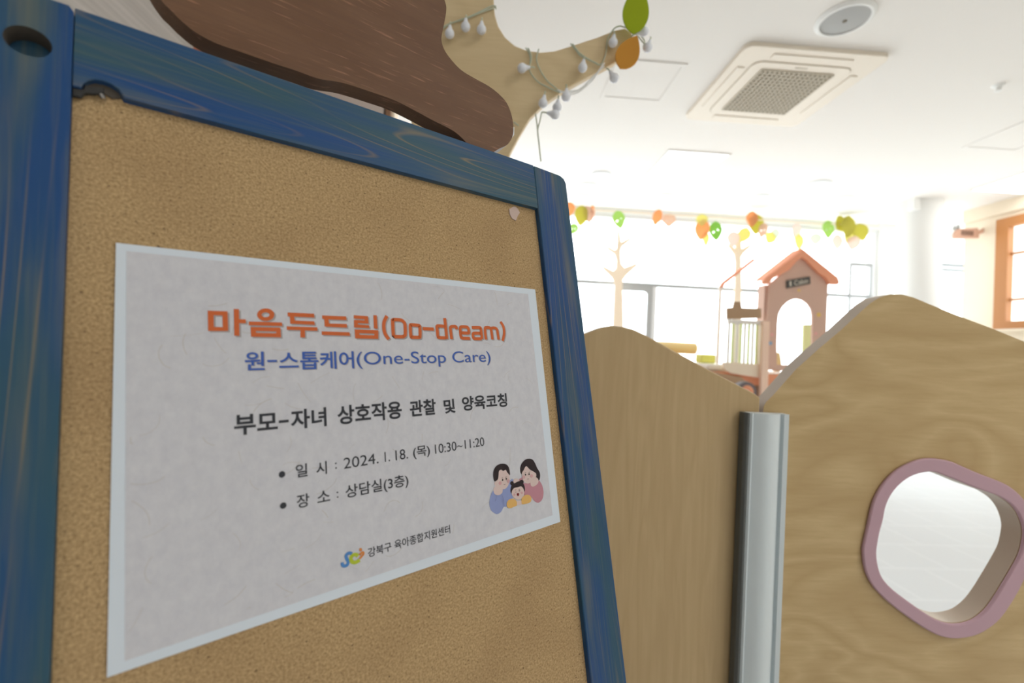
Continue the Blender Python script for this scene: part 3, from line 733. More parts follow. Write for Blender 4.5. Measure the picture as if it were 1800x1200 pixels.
FAM = [(3, cat([(0.2598, -0.1704), (0.2679, -0.1708), (0.2756, -0.1705), (0.2796, -0.1751), (0.2808, -0.1815), (0.2786, -0.1872), (0.2737, -0.1892), (0.2694, -0.1869), (0.2662, -0.183), (0.2592, -0.1803), (0.2555, -0.175), (0.2548, -0.1671), (0.2585, -0.166)], 4)),
 (2, cat([(0.2284, -0.1883), (0.2242, -0.1846), (0.223, -0.1794), (0.2248, -0.1737), (0.2286, -0.1698), (0.236, -0.1687), (0.2446, -0.1658), (0.2488, -0.166), (0.2472, -0.1792), (0.2405, -0.182), (0.2391, -0.1851), (0.2368, -0.1847), (0.2337, -0.1877), (0.231, -0.1886)], 4)),
 (1, cat([(0.2582, -0.1628), (0.2573, -0.1591), (0.2589, -0.155), (0.263, -0.1521), (0.2675, -0.1515), (0.2719, -0.1529), (0.2745, -0.1564), (0.2762, -0.1606), (0.2787, -0.1649), (0.2785, -0.1688), (0.2766, -0.1713), (0.2729, -0.1678), (0.2659, -0.1633), (0.2616, -0.162)], 4)),
 (0, cat([(0.2588, -0.1621), (0.2612, -0.1598), (0.2641, -0.1572), (0.2678, -0.1606), (0.272, -0.1632), (0.2744, -0.1653), (0.2736, -0.168), (0.2695, -0.1705), (0.2648, -0.1716), (0.2609, -0.1701), (0.2587, -0.1664)], 4)),
 (0, cat([(0.267, -0.1717), (0.2681, -0.1695), (0.2729, -0.1678), (0.276, -0.17), (0.2754, -0.1733), (0.2703, -0.1751), (0.2675, -0.174)], 4)),
 (1, cat([(0.2299, -0.1636), (0.229, -0.1601), (0.2295, -0.1561), (0.2319, -0.1528), (0.2354, -0.1513), (0.2395, -0.1513), (0.2435, -0.1526), (0.2456, -0.1556), (0.2461, -0.1599), (0.2453, -0.1617), (0.2401, -0.1631), (0.2333, -0.163)], 4)),
 (0, cat([(0.2342, -0.16), (0.2351, -0.1565), (0.2373, -0.1557), (0.2394, -0.157), (0.242, -0.1566), (0.2434, -0.159), (0.2454, -0.1617), (0.2449, -0.1661), (0.2424, -0.1698), (0.2384, -0.1713), (0.2346, -0.1694), (0.2299, -0.1665), (0.2298, -0.1644), (0.2331, -0.1627)], 4)),
 (0, cat([(0.2287, -0.1683), (0.2315, -0.1674), (0.2354, -0.1685), (0.2371, -0.1709), (0.2361, -0.1738), (0.2326, -0.1747), (0.2294, -0.1736), (0.2281, -0.1712)], 4)),
 (0, cat([(0.255, -0.1679), (0.2547, -0.1687), (0.2539, -0.1692), (0.2528, -0.1695), (0.2516, -0.1694), (0.2504, -0.1691), (0.2495, -0.1684), (0.2489, -0.1676), (0.2487, -0.1668), (0.2491, -0.166), (0.2498, -0.1655), (0.2509, -0.1652), (0.2521, -0.1653), (0.2533, -0.1656), (0.2543, -0.1663), (0.2549, -0.1671)], 4)),
 (1, cat([(0.249, -0.1685), (0.2488, -0.1691), (0.2483, -0.1696), (0.2477, -0.1699), (0.2469, -0.1698), (0.2462, -0.1696), (0.2457, -0.1691), (0.2453, -0.1685), (0.2453, -0.1679), (0.2455, -0.1672), (0.246, -0.1668), (0.2466, -0.1665), (0.2473, -0.1665), (0.248, -0.1668), (0.2486, -0.1673), (0.2489, -0.1679)], 4)),
 (1, cat([(0.2596, -0.1694), (0.2594, -0.17), (0.2588, -0.1705), (0.258, -0.1707), (0.2572, -0.1707), (0.2564, -0.1704), (0.2557, -0.1699), (0.2553, -0.1693), (0.2552, -0.1686), (0.2555, -0.168), (0.256, -0.1675), (0.2568, -0.1673), (0.2576, -0.1673), (0.2585, -0.1676), (0.2591, -0.1681), (0.2595, -0.1687)], 4)),
 (1, cat([(0.2455, -0.1759), (0.245, -0.173), (0.2468, -0.1696), (0.2506, -0.1685), (0.255, -0.1679), (0.2587, -0.1699), (0.2602, -0.1737), (0.2596, -0.1771), (0.255, -0.1786), (0.2494, -0.178)], 4)),
 (0, cat([(0.246, -0.1747), (0.2487, -0.1724), (0.253, -0.1724), (0.2566, -0.1725), (0.2589, -0.1756), (0.2586, -0.1793), (0.2561, -0.1818), (0.2517, -0.1821), (0.2481, -0.1801), (0.2461, -0.1774)], 4)),
 (4, cat([(0.2398, -0.1829), (0.2414, -0.1806), (0.2456, -0.18), (0.2496, -0.1823), (0.2501, -0.1861), (0.2462, -0.1868), (0.2427, -0.187), (0.2401, -0.1855)], 4)),
 (4, cat([(0.2551, -0.1861), (0.2557, -0.182), (0.26, -0.18), (0.2649, -0.1814), (0.2662, -0.1846), (0.2642, -0.1869), (0.2583, -0.187)], 4)),
 (0, [(0.2503, -0.1831), (0.2551, -0.1834), (0.2549, -0.1867), (0.2501, -0.1862)]),
 (5, [(0.2365, -0.1661), (0.2363, -0.1667), (0.2358, -0.1671), (0.2352, -0.1673), (0.2345, -0.1672), (0.234, -0.1668), (0.2336, -0.1662), (0.2336, -0.1656), (0.2338, -0.165), (0.2343, -0.1646), (0.2349, -0.1644), (0.2355, -0.1645), (0.2361, -0.1649), (0.2364, -0.1655)]),
 (5, [(0.2449, -0.1661), (0.2447, -0.1667), (0.2443, -0.1672), (0.2437, -0.1674), (0.2431, -0.1673), (0.2426, -0.1669), (0.2423, -0.1663), (0.2422, -0.1656), (0.2424, -0.165), (0.2429, -0.1645), (0.2435, -0.1643), (0.2441, -0.1644), (0.2446, -0.1648), (0.2449, -0.1654)]),
 (5, [(0.2616, -0.1659), (0.2614, -0.1664), (0.2609, -0.1668), (0.2602, -0.1669), (0.2595, -0.1668), (0.2589, -0.1664), (0.2586, -0.1659), (0.2585, -0.1653), (0.2587, -0.1648), (0.2592, -0.1644), (0.2599, -0.1642), (0.2606, -0.1643), (0.2612, -0.1647), (0.2616, -0.1653)]),
 (5, [(0.2704, -0.1663), (0.2702, -0.1669), (0.2697, -0.1672), (0.2691, -0.1674), (0.2684, -0.1673), (0.2679, -0.1669), (0.2675, -0.1664), (0.2675, -0.1658), (0.2677, -0.1652), (0.2682, -0.1648), (0.2688, -0.1647), (0.2695, -0.1648), (0.27, -0.1651), (0.2704, -0.1657)]),
 (5, [(0.2495, -0.1776), (0.2494, -0.178), (0.249, -0.1783), (0.2486, -0.1784), (0.2481, -0.1783), (0.2477, -0.178), (0.2474, -0.1776), (0.2473, -0.1772), (0.2475, -0.1768), (0.2478, -0.1766), (0.2483, -0.1765), (0.2488, -0.1766), (0.2492, -0.1768), (0.2495, -0.1772)]),
 (5, [(0.2574, -0.1778), (0.2572, -0.1781), (0.2569, -0.1784), (0.2564, -0.1785), (0.2559, -0.1784), (0.2555, -0.1781), (0.2552, -0.1777), (0.2552, -0.1773), (0.2553, -0.1769), (0.2557, -0.1767), (0.2561, -0.1766), (0.2567, -0.1767), (0.2571, -0.1769), (0.2574, -0.1773)]),
 (6, [(0.2384, -0.164), (0.2382, -0.1643), (0.238, -0.1646), (0.2377, -0.1646), (0.2374, -0.1645), (0.2372, -0.1642), (0.2372, -0.1638), (0.2373, -0.1634), (0.2376, -0.1631), (0.2379, -0.1631), (0.2382, -0.1633), (0.2383, -0.1636)]),
 (6, [(0.2422, -0.1637), (0.2421, -0.1641), (0.2418, -0.1643), (0.2415, -0.1644), (0.2412, -0.1642), (0.241, -0.1639), (0.241, -0.1635), (0.2411, -0.1631), (0.2414, -0.1629), (0.2417, -0.1628), (0.242, -0.163), (0.2422, -0.1633)]),
 (6, [(0.2629, -0.164), (0.2627, -0.1644), (0.2624, -0.1646), (0.2621, -0.1646), (0.2618, -0.1645), (0.2616, -0.1642), (0.2616, -0.1638), (0.2617, -0.1634), (0.262, -0.1632), (0.2623, -0.1631), (0.2626, -0.1633), (0.2628, -0.1636)]),
 (6, [(0.2668, -0.1643), (0.2666, -0.1646), (0.2664, -0.1649), (0.266, -0.1649), (0.2657, -0.1648), (0.2655, -0.1644), (0.2655, -0.1641), (0.2656, -0.1637), (0.2659, -0.1635), (0.2662, -0.1634), (0.2665, -0.1636), (0.2667, -0.1639)]),
 (7, cat([(0.251, -0.177), (0.2532, -0.1772), (0.2528, -0.179), (0.2519, -0.1793), (0.251, -0.1784)], 4)),
 (6, [(0.2492, -0.1756), (0.2508, -0.1757), (0.2507, -0.1759), (0.2491, -0.1759)]),
 (6, [(0.2532, -0.1753), (0.2546, -0.1753), (0.2546, -0.1757), (0.2531, -0.1756)]),
 (6, [(0.2494, -0.1739), (0.2508, -0.1739), (0.2508, -0.1741), (0.2493, -0.1742)]),
 (6, [(0.253, -0.1742), (0.2545, -0.1741), (0.2545, -0.1744), (0.253, -0.1744)]),
 (6, [(0.2377, -0.1672), (0.2392, -0.168), (0.2407, -0.1674), (0.2392, -0.1677)]),
 (6, [(0.263, -0.1673), (0.2644, -0.1681), (0.2661, -0.1676), (0.2644, -0.1678)]),
 (6, [(0.2365, -0.1621), (0.2382, -0.162), (0.2382, -0.1622), (0.2365, -0.1623)]),
 (6, [(0.2406, -0.162), (0.2423, -0.1619), (0.2423, -0.1621), (0.2406, -0.1622)]),
 (6, [(0.2614, -0.162), (0.263, -0.1621), (0.2629, -0.1623), (0.2614, -0.1622)]),
 (6, [(0.2655, -0.1623), (0.2672, -0.1623), (0.2672, -0.1625), (0.2655, -0.1625)]),
 (8, [(0.2356, -0.1748), (0.2369, -0.1786), (0.2367, -0.1843), (0.2364, -0.1842), (0.2365, -0.1787), (0.2354, -0.1748)]),
 (8, [(0.2301, -0.1745), (0.2294, -0.1766), (0.2279, -0.1783), (0.2281, -0.1785), (0.2297, -0.1768), (0.2304, -0.1746)])]
bm = NB()
for k, (mi, lp) in enumerate(FAM): flat(bm, [lp], PG, L0 + k*.00002, mi)
obj('family_illustration', bm, FM, pt, label='small drawing of two parents leaning over a laughing child')

# ---------------------------------------------------------------- brown cutout standing on the board
CUT = [(0.0179, 0.1553), (0.0226, 0.1509), (0.027, 0.147), (0.035, 0.142), (0.0456, 0.1396), (0.0581, 0.1397), (0.0781, 0.14), (0.0925, 0.1406), (0.1077, 0.1408), (0.1258, 0.1446), (0.1505, 0.1458), (0.1662, 0.1459), (0.183, 0.1436), (0.2003, 0.1404), (0.2226, 0.1367), (0.2405, 0.1268), (0.2582, 0.1268), (0.2719, 0.1359), (0.2833, 0.1441), (0.2914, 0.1574), (0.2926, 0.1731), (0.2886, 0.1869), (0.2802, 0.1941), (0.2669, 0.1986), (0.2505, 0.2002), (0.2362, 0.2023), (0.2263, 0.2078), (0.2187, 0.2157), (0.2167, 0.2255), (0.2204, 0.2406), (0.2242, 0.256), (0.2245, 0.2662), (0.2179, 0.2803), (0.2012, 0.288), (0.174, 0.2854), (0.1301, 0.2732), (0.0883, 0.2501), (0.0528, 0.2284), (0.0196, 0.2038), (0.0076, 0.1821), (0.0112, 0.1669)]
bm = NB(); prism(bm, [[(a, max(b, .1268)) for a, b in cat(CUT, 5)]], BM, -.0005, -.0140)
finish(obj('wooden_cutout', bm, M_['brown'], None, bevel=.0015, seg=3, frame=board_matrix(.15, .15)), 'dark brown wooden cutout with a long rounded foot on top of the blue board', 'wooden cutout')
bm = NB(); prism(bm, [[(0.2685, 0.1412), (0.3068, 0.178), (0.3056, 0.1687), (0.2924, 0.152), (0.2782, 0.1417)]], BM, -.0146, -.0150)
finish(obj('paper_scrap', bm, M_['plaintape']), 'sliver of white paper tucked behind the rounded foot of the brown cutout', 'paper scrap')

# ---------------------------------------------------------------- plywood tree with fairy lights
TY = .95
TREE = [(-0.202, 1.935), (-0.033, 1.951), (-0.031, 1.866), (-0.025, 1.781), (-0.021, 1.751), (-0.013, 1.727), (0.003, 1.704), (0.024, 1.688), (0.049, 1.68), (0.079, 1.678), (0.109, 1.683), (0.139, 1.695), (0.2, 1.72), (0.236, 1.738), (0.258, 1.744), (0.273, 1.736), (0.279, 1.721), (0.27, 1.698), (0.239, 1.668), (0.191, 1.639), (0.143, 1.608), (0.096, 1.572), (0.064, 1.537), (0.042, 1.495), (0.025, 1.458), (0.016, 1.409), (0.015, 1.348), (0.018, 1.276)]
TREE = TREE + [(-.018, .9), (-.012, .5), (.0, .12), (.03, .0), (-.26, .0), (-.215, .12), (-.2, .5), (-.185, .9)] + [(-0.168, 1.265), (-0.177, 1.384), (-0.184, 1.503), (-0.19, 1.647)]
bm = NB(); prism(bm, [TREE], XZ, TY, TY+.018)
tr = obj('tree_cutout', bm, M_['ply'], None, bevel=.002)
finish(tr, 'large pale plywood tree cutout behind the board, its branch wound with fairy lights', 'tree cutout')
def leaf2d(cx, cz, hw, hh, rot, n=14, tip=1.0):
    pts = []
    for k in range(n+1):
        t = k/n; w = math.sin(math.pi*t**.8)**.8*hw
        pts.append((w, -hh+2*hh*t))
    for k in range(n-1, 0, -1):
        t = k/n; w = math.sin(math.pi*t**.8)**.8*hw
        pts.append((-w, -hh+2*hh*t))
    c, s = math.cos(rot), math.sin(rot)
    return [(cx+a*c-b*s, cz+a*s+b*c) for a, b in pts]
for (px, py), hw, hh, rot, mk, lb in (((0.272, 1.763), .0275, .052, -.08, 'leaf_green', 'green felt leaf'), ((0.26, 1.672), .024, .039, -.42, 'leaf_orange', 'orange felt leaf')):
    bm = NB(); prism(bm, [leaf2d(px, pz := py, hw, hh, rot)], XZ, .918, .921)
    tube(bm, [(px-.01, .921, py), (px-.012, .951, py)], .003, 8)
    obj('felt_leaf', bm, M_[mk], tr, label=lb)

fl = thing('fairy_lights', 'string of small white globe fairy lights wound round the plywood branch', 'fairy lights', (.1, .93, 1.7))
FY = .944
CORDS = [[(-0.138, 0.946, 1.7), (-0.115, 0.946, 1.719), (-0.08, 0.946, 1.734), (-0.045, 0.946, 1.752), (-0.024, 0.946, 1.761), (-0.02, 0.946, 1.766)], [(-0.135, 0.945, 1.708), (-0.109, 0.945, 1.722), (-0.068, 0.945, 1.741), (-0.026, 0.945, 1.765), (-0.019, 0.945, 1.758)],
 [(0.047, 0.945, 1.682), (0.056, 0.945, 1.668), (0.058, 0.945, 1.651), (0.058, 0.945, 1.633), (0.076, 0.945, 1.612), (0.097, 0.945, 1.602), (0.116, 0.945, 1.595), (0.126, 0.945, 1.592)], [(0.052, 0.944, 1.681), (0.06, 0.944, 1.663), (0.057, 0.944, 1.641)], [(0.075, 0.945, 1.681), (0.071, 0.945, 1.664), (0.073, 0.945, 1.652), (0.081, 0.945, 1.635), (0.096, 0.945, 1.615), (0.112, 0.945, 1.603), (0.125, 0.945, 1.592)],
 [(0.124, 0.942, 1.594), (0.143, 0.942, 1.588), (0.161, 0.942, 1.593), (0.181, 0.942, 1.61), (0.199, 0.942, 1.633), (0.21, 0.942, 1.652), (0.216, 0.942, 1.661)], [(0.123, 0.94, 1.59), (0.142, 0.94, 1.594), (0.164, 0.94, 1.598), (0.19, 0.94, 1.619), (0.203, 0.94, 1.641), (0.212, 0.94, 1.657)], [(0.118, 0.941, 1.595), (0.145, 0.941, 1.591), (0.169, 0.941, 1.603), (0.195, 0.941, 1.632), (0.215, 0.941, 1.653)],
 [(0.142, 0.945, 1.698), (0.154, 0.945, 1.685), (0.164, 0.945, 1.674), (0.189, 0.945, 1.664), (0.207, 0.945, 1.658), (0.215, 0.945, 1.671), (0.219, 0.945, 1.688), (0.221, 0.945, 1.713), (0.234, 0.945, 1.738), (0.249, 0.945, 1.745)], [(0.146, 0.944, 1.697), (0.161, 0.944, 1.68), (0.178, 0.944, 1.669), (0.201, 0.944, 1.659)],
 [(0.248, 0.942, 1.742), (0.268, 0.942, 1.736), (0.283, 0.942, 1.725), (0.294, 0.942, 1.714), (0.299, 0.942, 1.709)], [(0.273, 0.942, 1.737), (0.288, 0.942, 1.728), (0.3, 0.942, 1.714), (0.297, 0.942, 1.702)],
 [(0.074, 0.94, 1.541), (0.078, 0.94, 1.519), (0.081, 0.94, 1.499), (0.085, 0.94, 1.472), (0.09, 0.94, 1.441)], [(0.087, 0.94, 1.546), (0.084, 0.94, 1.527), (0.08, 0.94, 1.505), (0.084, 0.94, 1.481), (0.087, 0.94, 1.458)], [(0.029, 0.945, 1.523), (0.04, 0.945, 1.516)]]
for c in CORDS:
    bm = tube(NB(), cat(c, 4, False), .0014, 6)
    obj('cord', bm, M_['white' if CORDS.index(c) in (5, 6, 7) else 'cord'], fl)
def bulb_bm(c, d, r):
    z = Vector(d).normalized(); q = z.to_track_quat('Z', 'Y').to_matrix().to_4x4(); q.translation = Vector(c)
    prof = [(0, -r)] + [(r*math.cos(t), r*math.sin(t)) for t in (math.radians(a) for a in range(-75, 46, 15))] + [(r*.5, r*1.05), (r*.36, r*1.5), (r*.3, r*1.75), (0, r*1.8)]
    return lathe(NB(), prof, q, 20), Vector(c) + z*r*1.8
for (c, tx, tz) in [((-0.112, 0.934, 1.691), 0, 1), ((-0.08, 0.934, 1.708), 0, 1), ((-0.047, 0.934, 1.705), 0, 1), ((0.041, 0.934, 1.631), 1, 0.2), ((0.168, 0.934, 1.642), 0.1, 1), ((0.23, 0.934, 1.7), 0.1, 1), ((0.304, 0.934, 1.695), 0.3, 1), ((0.295, 0.934, 1.729), -1, -0.4), ((0.236, 0.934, 1.625), -0.6, 0.8), ((0.088, 0.934, 1.561), 0.15, 1), ((0.118, 0.934, 1.554), 0.1, 1), ((0.136, 0.934, 1.578), 0, 1), ((0.114, 0.934, 1.539), -1, 0.15)]:
    d = Vector((tx, 0, tz)); bm, tip = bulb_bm(c, d, .0098)
    b_ = obj('bulb', bm, M_['bulb'], fl)
    e = tip + d.normalized()*.009
    bm = tube(NB(), [tip - d.normalized()*.002, tip + d.normalized()*.005, e + Vector((0, .006, .002))], .0016, 6); obj('bulb_neck', bm, M_['cord'], b_)

# ---------------------------------------------------------------- play partition
PY0 = .72
lp = thing('play_partition', 'pale birch partition panel with a rounded hill top, partly behind the notice board', 'partition', (.19, .735, 0), group='birch play partition panels')
LEFT = [(0.446, 0.986), (0.438, 0.992), (0.363, 1.026), (0.295, 1.058), (0.257, 1.077), (0.233, 1.087), (0.214, 1.091), (0.195, 1.092), (0.177, 1.088), (0.154, 1.078), (0.109, 1.057), (0.064, 1.033), (0.02, 1.011), (-0.024, 0.984)]
LEFT = [(LEFT[0][0], 0.0)] + LEFT + [(LEFT[-1][0], 0.0)]
bm = NB(); prism(bm, [LEFT], XZ, PY0, PY0+.03, 0, 1); obj('panel', bm, [M_['ply_v'], M_['ply_edge']], lp, bevel=.003)
rp = thing('play_partition', 'pale birch partition panel with a pointed hill top and a pink-rimmed window hole', 'partition', (.69, .735, 0), group='birch play partition panels')
RIGHT = [(0.452, 0.96), (0.453, 0.972), (0.457, 0.98), (0.469, 0.992), (0.505, 1.035), (0.543, 1.071), (0.579, 1.103), (0.613, 1.136), (0.628, 1.15), (0.644, 1.161), (0.663, 1.167), (0.683, 1.168), (0.703, 1.164), (0.732, 1.154), (0.777, 1.139), (0.84, 1.12), (0.9, 1.1), (0.964, 1.075), (1.027, 1.047)]
RIGHT = [(RIGHT[0][0], 0.0)] + RIGHT + [(RIGHT[-1][0], 0.0)]
OUT = [(0.627, 0.743), (0.629, 0.759), (0.634, 0.785), (0.638, 0.807), (0.643, 0.826), (0.651, 0.843), (0.662, 0.859), (0.677, 0.874), (0.694, 0.885), (0.717, 0.895), (0.738, 0.898), (0.756, 0.897), (0.774, 0.894), (0.796, 0.886), (0.823, 0.876), (0.854, 0.866), (0.878, 0.856), (0.9, 0.839), (0.916, 0.818), (0.926, 0.793), (0.928, 0.767), (0.924, 0.741), (0.914, 0.714), (0.901, 0.686), (0.885, 0.659), (0.868, 0.636), (0.847, 0.619), (0.824, 0.608), (0.794, 0.603), (0.767, 0.606), (0.737, 0.619), (0.697, 0.644), (0.667, 0.666), (0.645, 0.688), (0.632, 0.713)]
INN = [(0.65, 0.74), (0.651, 0.754), (0.654, 0.774), (0.659, 0.794), (0.663, 0.817), (0.672, 0.837), (0.686, 0.854), (0.704, 0.867), (0.724, 0.874), (0.745, 0.876), (0.766, 0.87), (0.79, 0.862), (0.815, 0.853), (0.839, 0.846), (0.861, 0.839), (0.883, 0.826), (0.898, 0.808), (0.907, 0.784), (0.906, 0.764), (0.901, 0.743), (0.889, 0.72), (0.875, 0.696), (0.859, 0.67), (0.842, 0.648), (0.82, 0.632), (0.793, 0.626), (0.769, 0.629), (0.742, 0.641), (0.705, 0.664), (0.678, 0.683), (0.661, 0.701), (0.653, 0.721)]
OUTs, INNs = cat(OUT, 4), cat(INN, 4)
bm = NB(); prism(bm, [RIGHT, INNs], XZ, PY0, PY0+.03, 0, 1); obj('panel', bm, [M_['ply_h'], M_['ply_edge']], rp, bevel=.0035)
bm = NB(); prism(bm, [OUTs, INNs], XZ, PY0-.006, PY0-.0002, 0, 0); obj('hole_rim', bm, M_['pink'], rp, bevel=.002)
# plastic joining post in front of the gap
X0, X1 = (0.418, 0.962)[0], (0.483, 0.964)[0]
TZ = (0.439, 0.963)[1]
W_ = X1 - X0
prof = [(0, .716), (0, .700), (.003, .697), (.006, .699)] + [(.006 + (W_*.76-.006)*k/10, .699 - .009*math.sin(math.pi*k/10)) for k in range(1, 10)] + [(W_*.76, .699), (W_*.78, .704), (W_*.84, .704), (W_*.86, .698), (W_-.002, .697), (W_, .700), (W_, .716)]
bm = NB(); prism(bm, [[(X0+a, b) for a, b in prof]], XY, 0.0, TZ)
jp = finish(obj('joining_post', bm, M_['alu'], None, sm=25), 'grey-white plastic upright strip joining the two birch partition panels', 'post')
bm = NB(); prism(bm, [[(X0-.0006, .716), (X0-.0075, .716), (X0-.0075, .702), (X0-.004, .698), (X0-.0006, .6985)]], XY, 0.0, TZ)  # added dark strip: shade on the post's left side, put in as colour
obj('side_shade_strip', bm, M_['post_shade'], jp, label='added dark grey strip for the shade on the left side of the post')

# ---------------------------------------------------------------- raised play deck with playhouse
HY = 3.6
dk = thing('play_deck', 'raised wooden play deck with a coral edge beam carrying the playhouse', 'play deck', (2.2, 4.0, 0))
DZ = .93
bm = box(NB(), 1.45, 2.86, 3.62, 4.45, DZ-.03, DZ); obj('deck_board', bm, M_['tanboard'], dk)
bm = box(NB(), 1.45, 2.86, 3.585, 3.62, DZ-.10, DZ-.004); obj('edge_beam', bm, M_['coral'], dk, bevel=.004)
for x, y in ((1.48, 3.66), (2.82, 3.66), (1.48, 4.41), (2.82, 4.41)):
    bm = box(NB(), x-.03, x+.03, y-.03, y+.03, 0, DZ-.03); obj('deck_leg', bm, M_['peach'], dk)
bm = NB(); prism(bm, [[(1.775, 0.93), (2.047, 0.894), (2.068, 0.872), (2.074, 0.711), (1.785, 0.7)]], XZ, 3.55, 3.575); obj('kick_board', bm, M_['tanboard'], dk, bevel=.006)
bm = box(NB(), 1.95, 2.28, 3.60, 3.62, .62, DZ-.1); obj('under_panel', bm, M_['midbrown'], dk)

ph = thing('playhouse', 'rosy brown wooden playhouse with a coral roof and arched doorway', 'playhouse', (2.5, 3.8, DZ))
DOOR = [(2.364, 1.006), (2.357, 1.197), (2.356, 1.337), (2.362, 1.422), (2.389, 1.479), (2.431, 1.524), (2.478, 1.55), (2.517, 1.556), (2.565, 1.549), (2.61, 1.519), (2.641, 1.478), (2.653, 1.422), (2.661, 1.211), (2.659, 1.019)]
FRONT = [(2.26, 0.959), (2.261, 1.309), (2.271, 1.661), (2.378, 1.76), (2.485, 1.86), (2.537, 1.901), (2.592, 1.866), (2.693, 1.778), (2.774, 1.697), (2.774, 1.311), (2.769, 0.958)]
FRONT = [(x, max(z, DZ+.0005)) for x, z in FRONT]; DOOR = [(x, max(z, DZ+.012)) for x, z in DOOR]
bm = NB(); prism(bm, [FRONT, DOOR], XZ, 3.60, 3.625); obj('front_wall', bm, M_['house'], ph, bevel=.003)
xr = FRONT[-2][0]; xl = FRONT[1][0]
bm = box(NB(), xr-.016, xr+.014, 3.6255, 3.72, DZ+.0005, 1.68); obj('side_return', bm, M_['house'], ph)
bm = box(NB(), xl-.012, xl+.012, 3.6255, 3.72, DZ+.0005, 1.66); obj('side_return', bm, M_['house'], ph)
ROOF = [(2.204, 1.658), (2.198, 1.681), (2.216, 1.709), (2.513, 1.95), (2.837, 1.729), (2.843, 1.701), (2.829, 1.686), (2.761, 1.687), (2.73, 1.737), (2.67, 1.771), (2.61, 1.824), (2.56, 1.873), (2.516, 1.894), (2.474, 1.859), (2.419, 1.786), (2.344, 1.744), (2.278, 1.704), (2.251, 1.66)]
bm = NB(); prism(bm, [ROOF], XZ, 3.565, 3.598); obj('bargeboard', bm, M_['roof'], ph, bevel=.004)
apx, apz = (2.535, 1.953); exl, ezl = (2.226, 1.696); exr, ezr = (2.856, 1.73)
for (ex, ez) in ((exl, ezl), (exr, ezr)):
    bm = NB(); prism(bm, [[(apx, apz), (ex, ez), (ex, ez+.02), (apx, apz+.022)]], XZ, 3.599, 3.72); obj('roof_board', bm, M_['roof'], ph)
bm = NB(); prism(bm, [[(2.409, 1.701), (2.606, 1.745), (2.613, 1.684), (2.416, 1.636)]], XZ, 3.588, 3.599); pl = obj('name_plate', bm, M_['plate'], ph)
PLQ = [(2.43, 1.65), (2.592, 1.734)]
p00, p10, p01 = [Vector(q) for q in [(2.435, 1.653), (2.594, 1.69), (2.431, 1.693)]]
for txt, f0, f1 in (('I', 0.02, 0.10), ('Cabin', 0.26, 0.98)):
    c = bpy.data.curves.new('glyphs', 'FONT'); c.body = txt; to = bpy.data.objects.new('glyphs', c); COL.objects.link(to)
    me = bpy.data.meshes.new_from_object(to.evaluated_get(bpy.context.evaluated_depsgraph_get()))
    bm = NB(); bm.from_mesh(me); xs = [v.co.x for v in bm.verts]; ys = [v.co.y for v in bm.verts]
    for v in bm.verts:
        fx = f0 + (f1-f0)*(v.co.x-min(xs))/(max(xs)-min(xs)); fy = (v.co.y-min(ys))/(max(ys)-min(ys))
        q = p00 + (p10-p00)*fx + (p01-p00)*fy; v.co = (q.x, 3.5865, q.y)
    bpy.data.objects.remove(to); bpy.data.curves.remove(c); bpy.data.meshes.remove(me)
    obj('plate_lettering', bm, M_['acw'], pl)
for (px, pz), r, mk in (((2.701, 1.434), .018, 'stick_y'), ((2.3, 1.18), .016, 'stick_b'), ((2.311, 1.251), .014, 'stick_p'), ((2.523, 1.627), .011, 'stick_y'), ((2.683, 1.278), .014, 'stick_p')):
    bm = NB(); prism(bm, [ellipse(px, pz, r, r, 16)], XZ, 3.597, 3.5995); obj('sticker', bm, M_[mk], ph, label={'stick_y': 'yellow sticker', 'stick_b': 'blue sticker', 'stick_p': 'pink sticker'}[mk])
bm = NB(); prism(bm, [[(2.829, 1.377), (2.914, 1.381), (2.925, 0.964), (2.835, 0.96)]], XZ, 3.95, 3.97)
for v in bm.verts:
    if v.co.z < 1.1: v.co.z = DZ+.0005
finish(obj('slatted_screen', bm, M_['slat'], None), 'lime screen seen through the right half of the playhouse doorway', 'screen')
bm = NB(); prism(bm, [cat([(2.383, 0.962), (2.383, 1.08), (2.396, 1.109), (2.417, 1.087), (2.431, 0.964)], 4)], XZ, 3.64, 3.70)
finish(obj('cushion', bm, M_['yellow'], None, bevel=.004), 'narrow yellow cushion standing in the left of the playhouse doorway', 'cushion')

# fence on the deck at the left of the house
fn = thing('play_fence', 'white-railed play fence with lime slats left of the playhouse', 'fence', (2.05, 3.6, DZ))
fx0, fx1 = (1.913, 1.338)[0], (2.208, 1.352)[0]
z_ = lambda y: 0
FT = (2.069, 1.355)[1]; FT2 = (2.071, 1.322)[1]; FB = (2.084, 1.012)[1]; FB2 = (2.088, 0.897)[1]
bm = box(NB(), fx0, fx1+.03, 3.54, 3.58, FT2, FT); obj('top_rail', bm, M_['offwhite'], fn, bevel=.005)
bm = NB(); prism(bm, [[(1.883, 1.009), (2.205, 1.005), (2.2, 0.894), (1.958, 0.92), (1.914, 0.937), (1.89, 0.968)]], XZ, 3.545, 3.575); obj('bottom_board', bm, M_['palepeach'], fn, bevel=.005)
ns = 9
for i in range(ns):
    x = fx0 + .012 + (fx1-fx0-.03)*i/(ns-1)
    bm = box(NB(), x-.009, x+.009, 3.55, 3.565, FB-.01, FT2); obj('slat', bm, M_['slat' if i % 2 else 'offwhite'], fn)
bm = NB(); prism(bm, [[(1.913, 1.356), (1.909, 1.449), (1.961, 1.456), (1.968, 1.503), (2.02, 1.505), (2.037, 1.455), (2.199, 1.459), (2.202, 1.38)]], XZ, 3.575, 3.59); obj('upper_board', bm, M_['tanboard'], fn, bevel=.003)
bm = NB(); prism(bm, [[(2.174, 1.348), (2.226, 1.351), (2.23, 1.007), (2.243, 0.458), (2.182, 0.455), (2.174, 1.004)]], XZ, 3.50, 3.535)
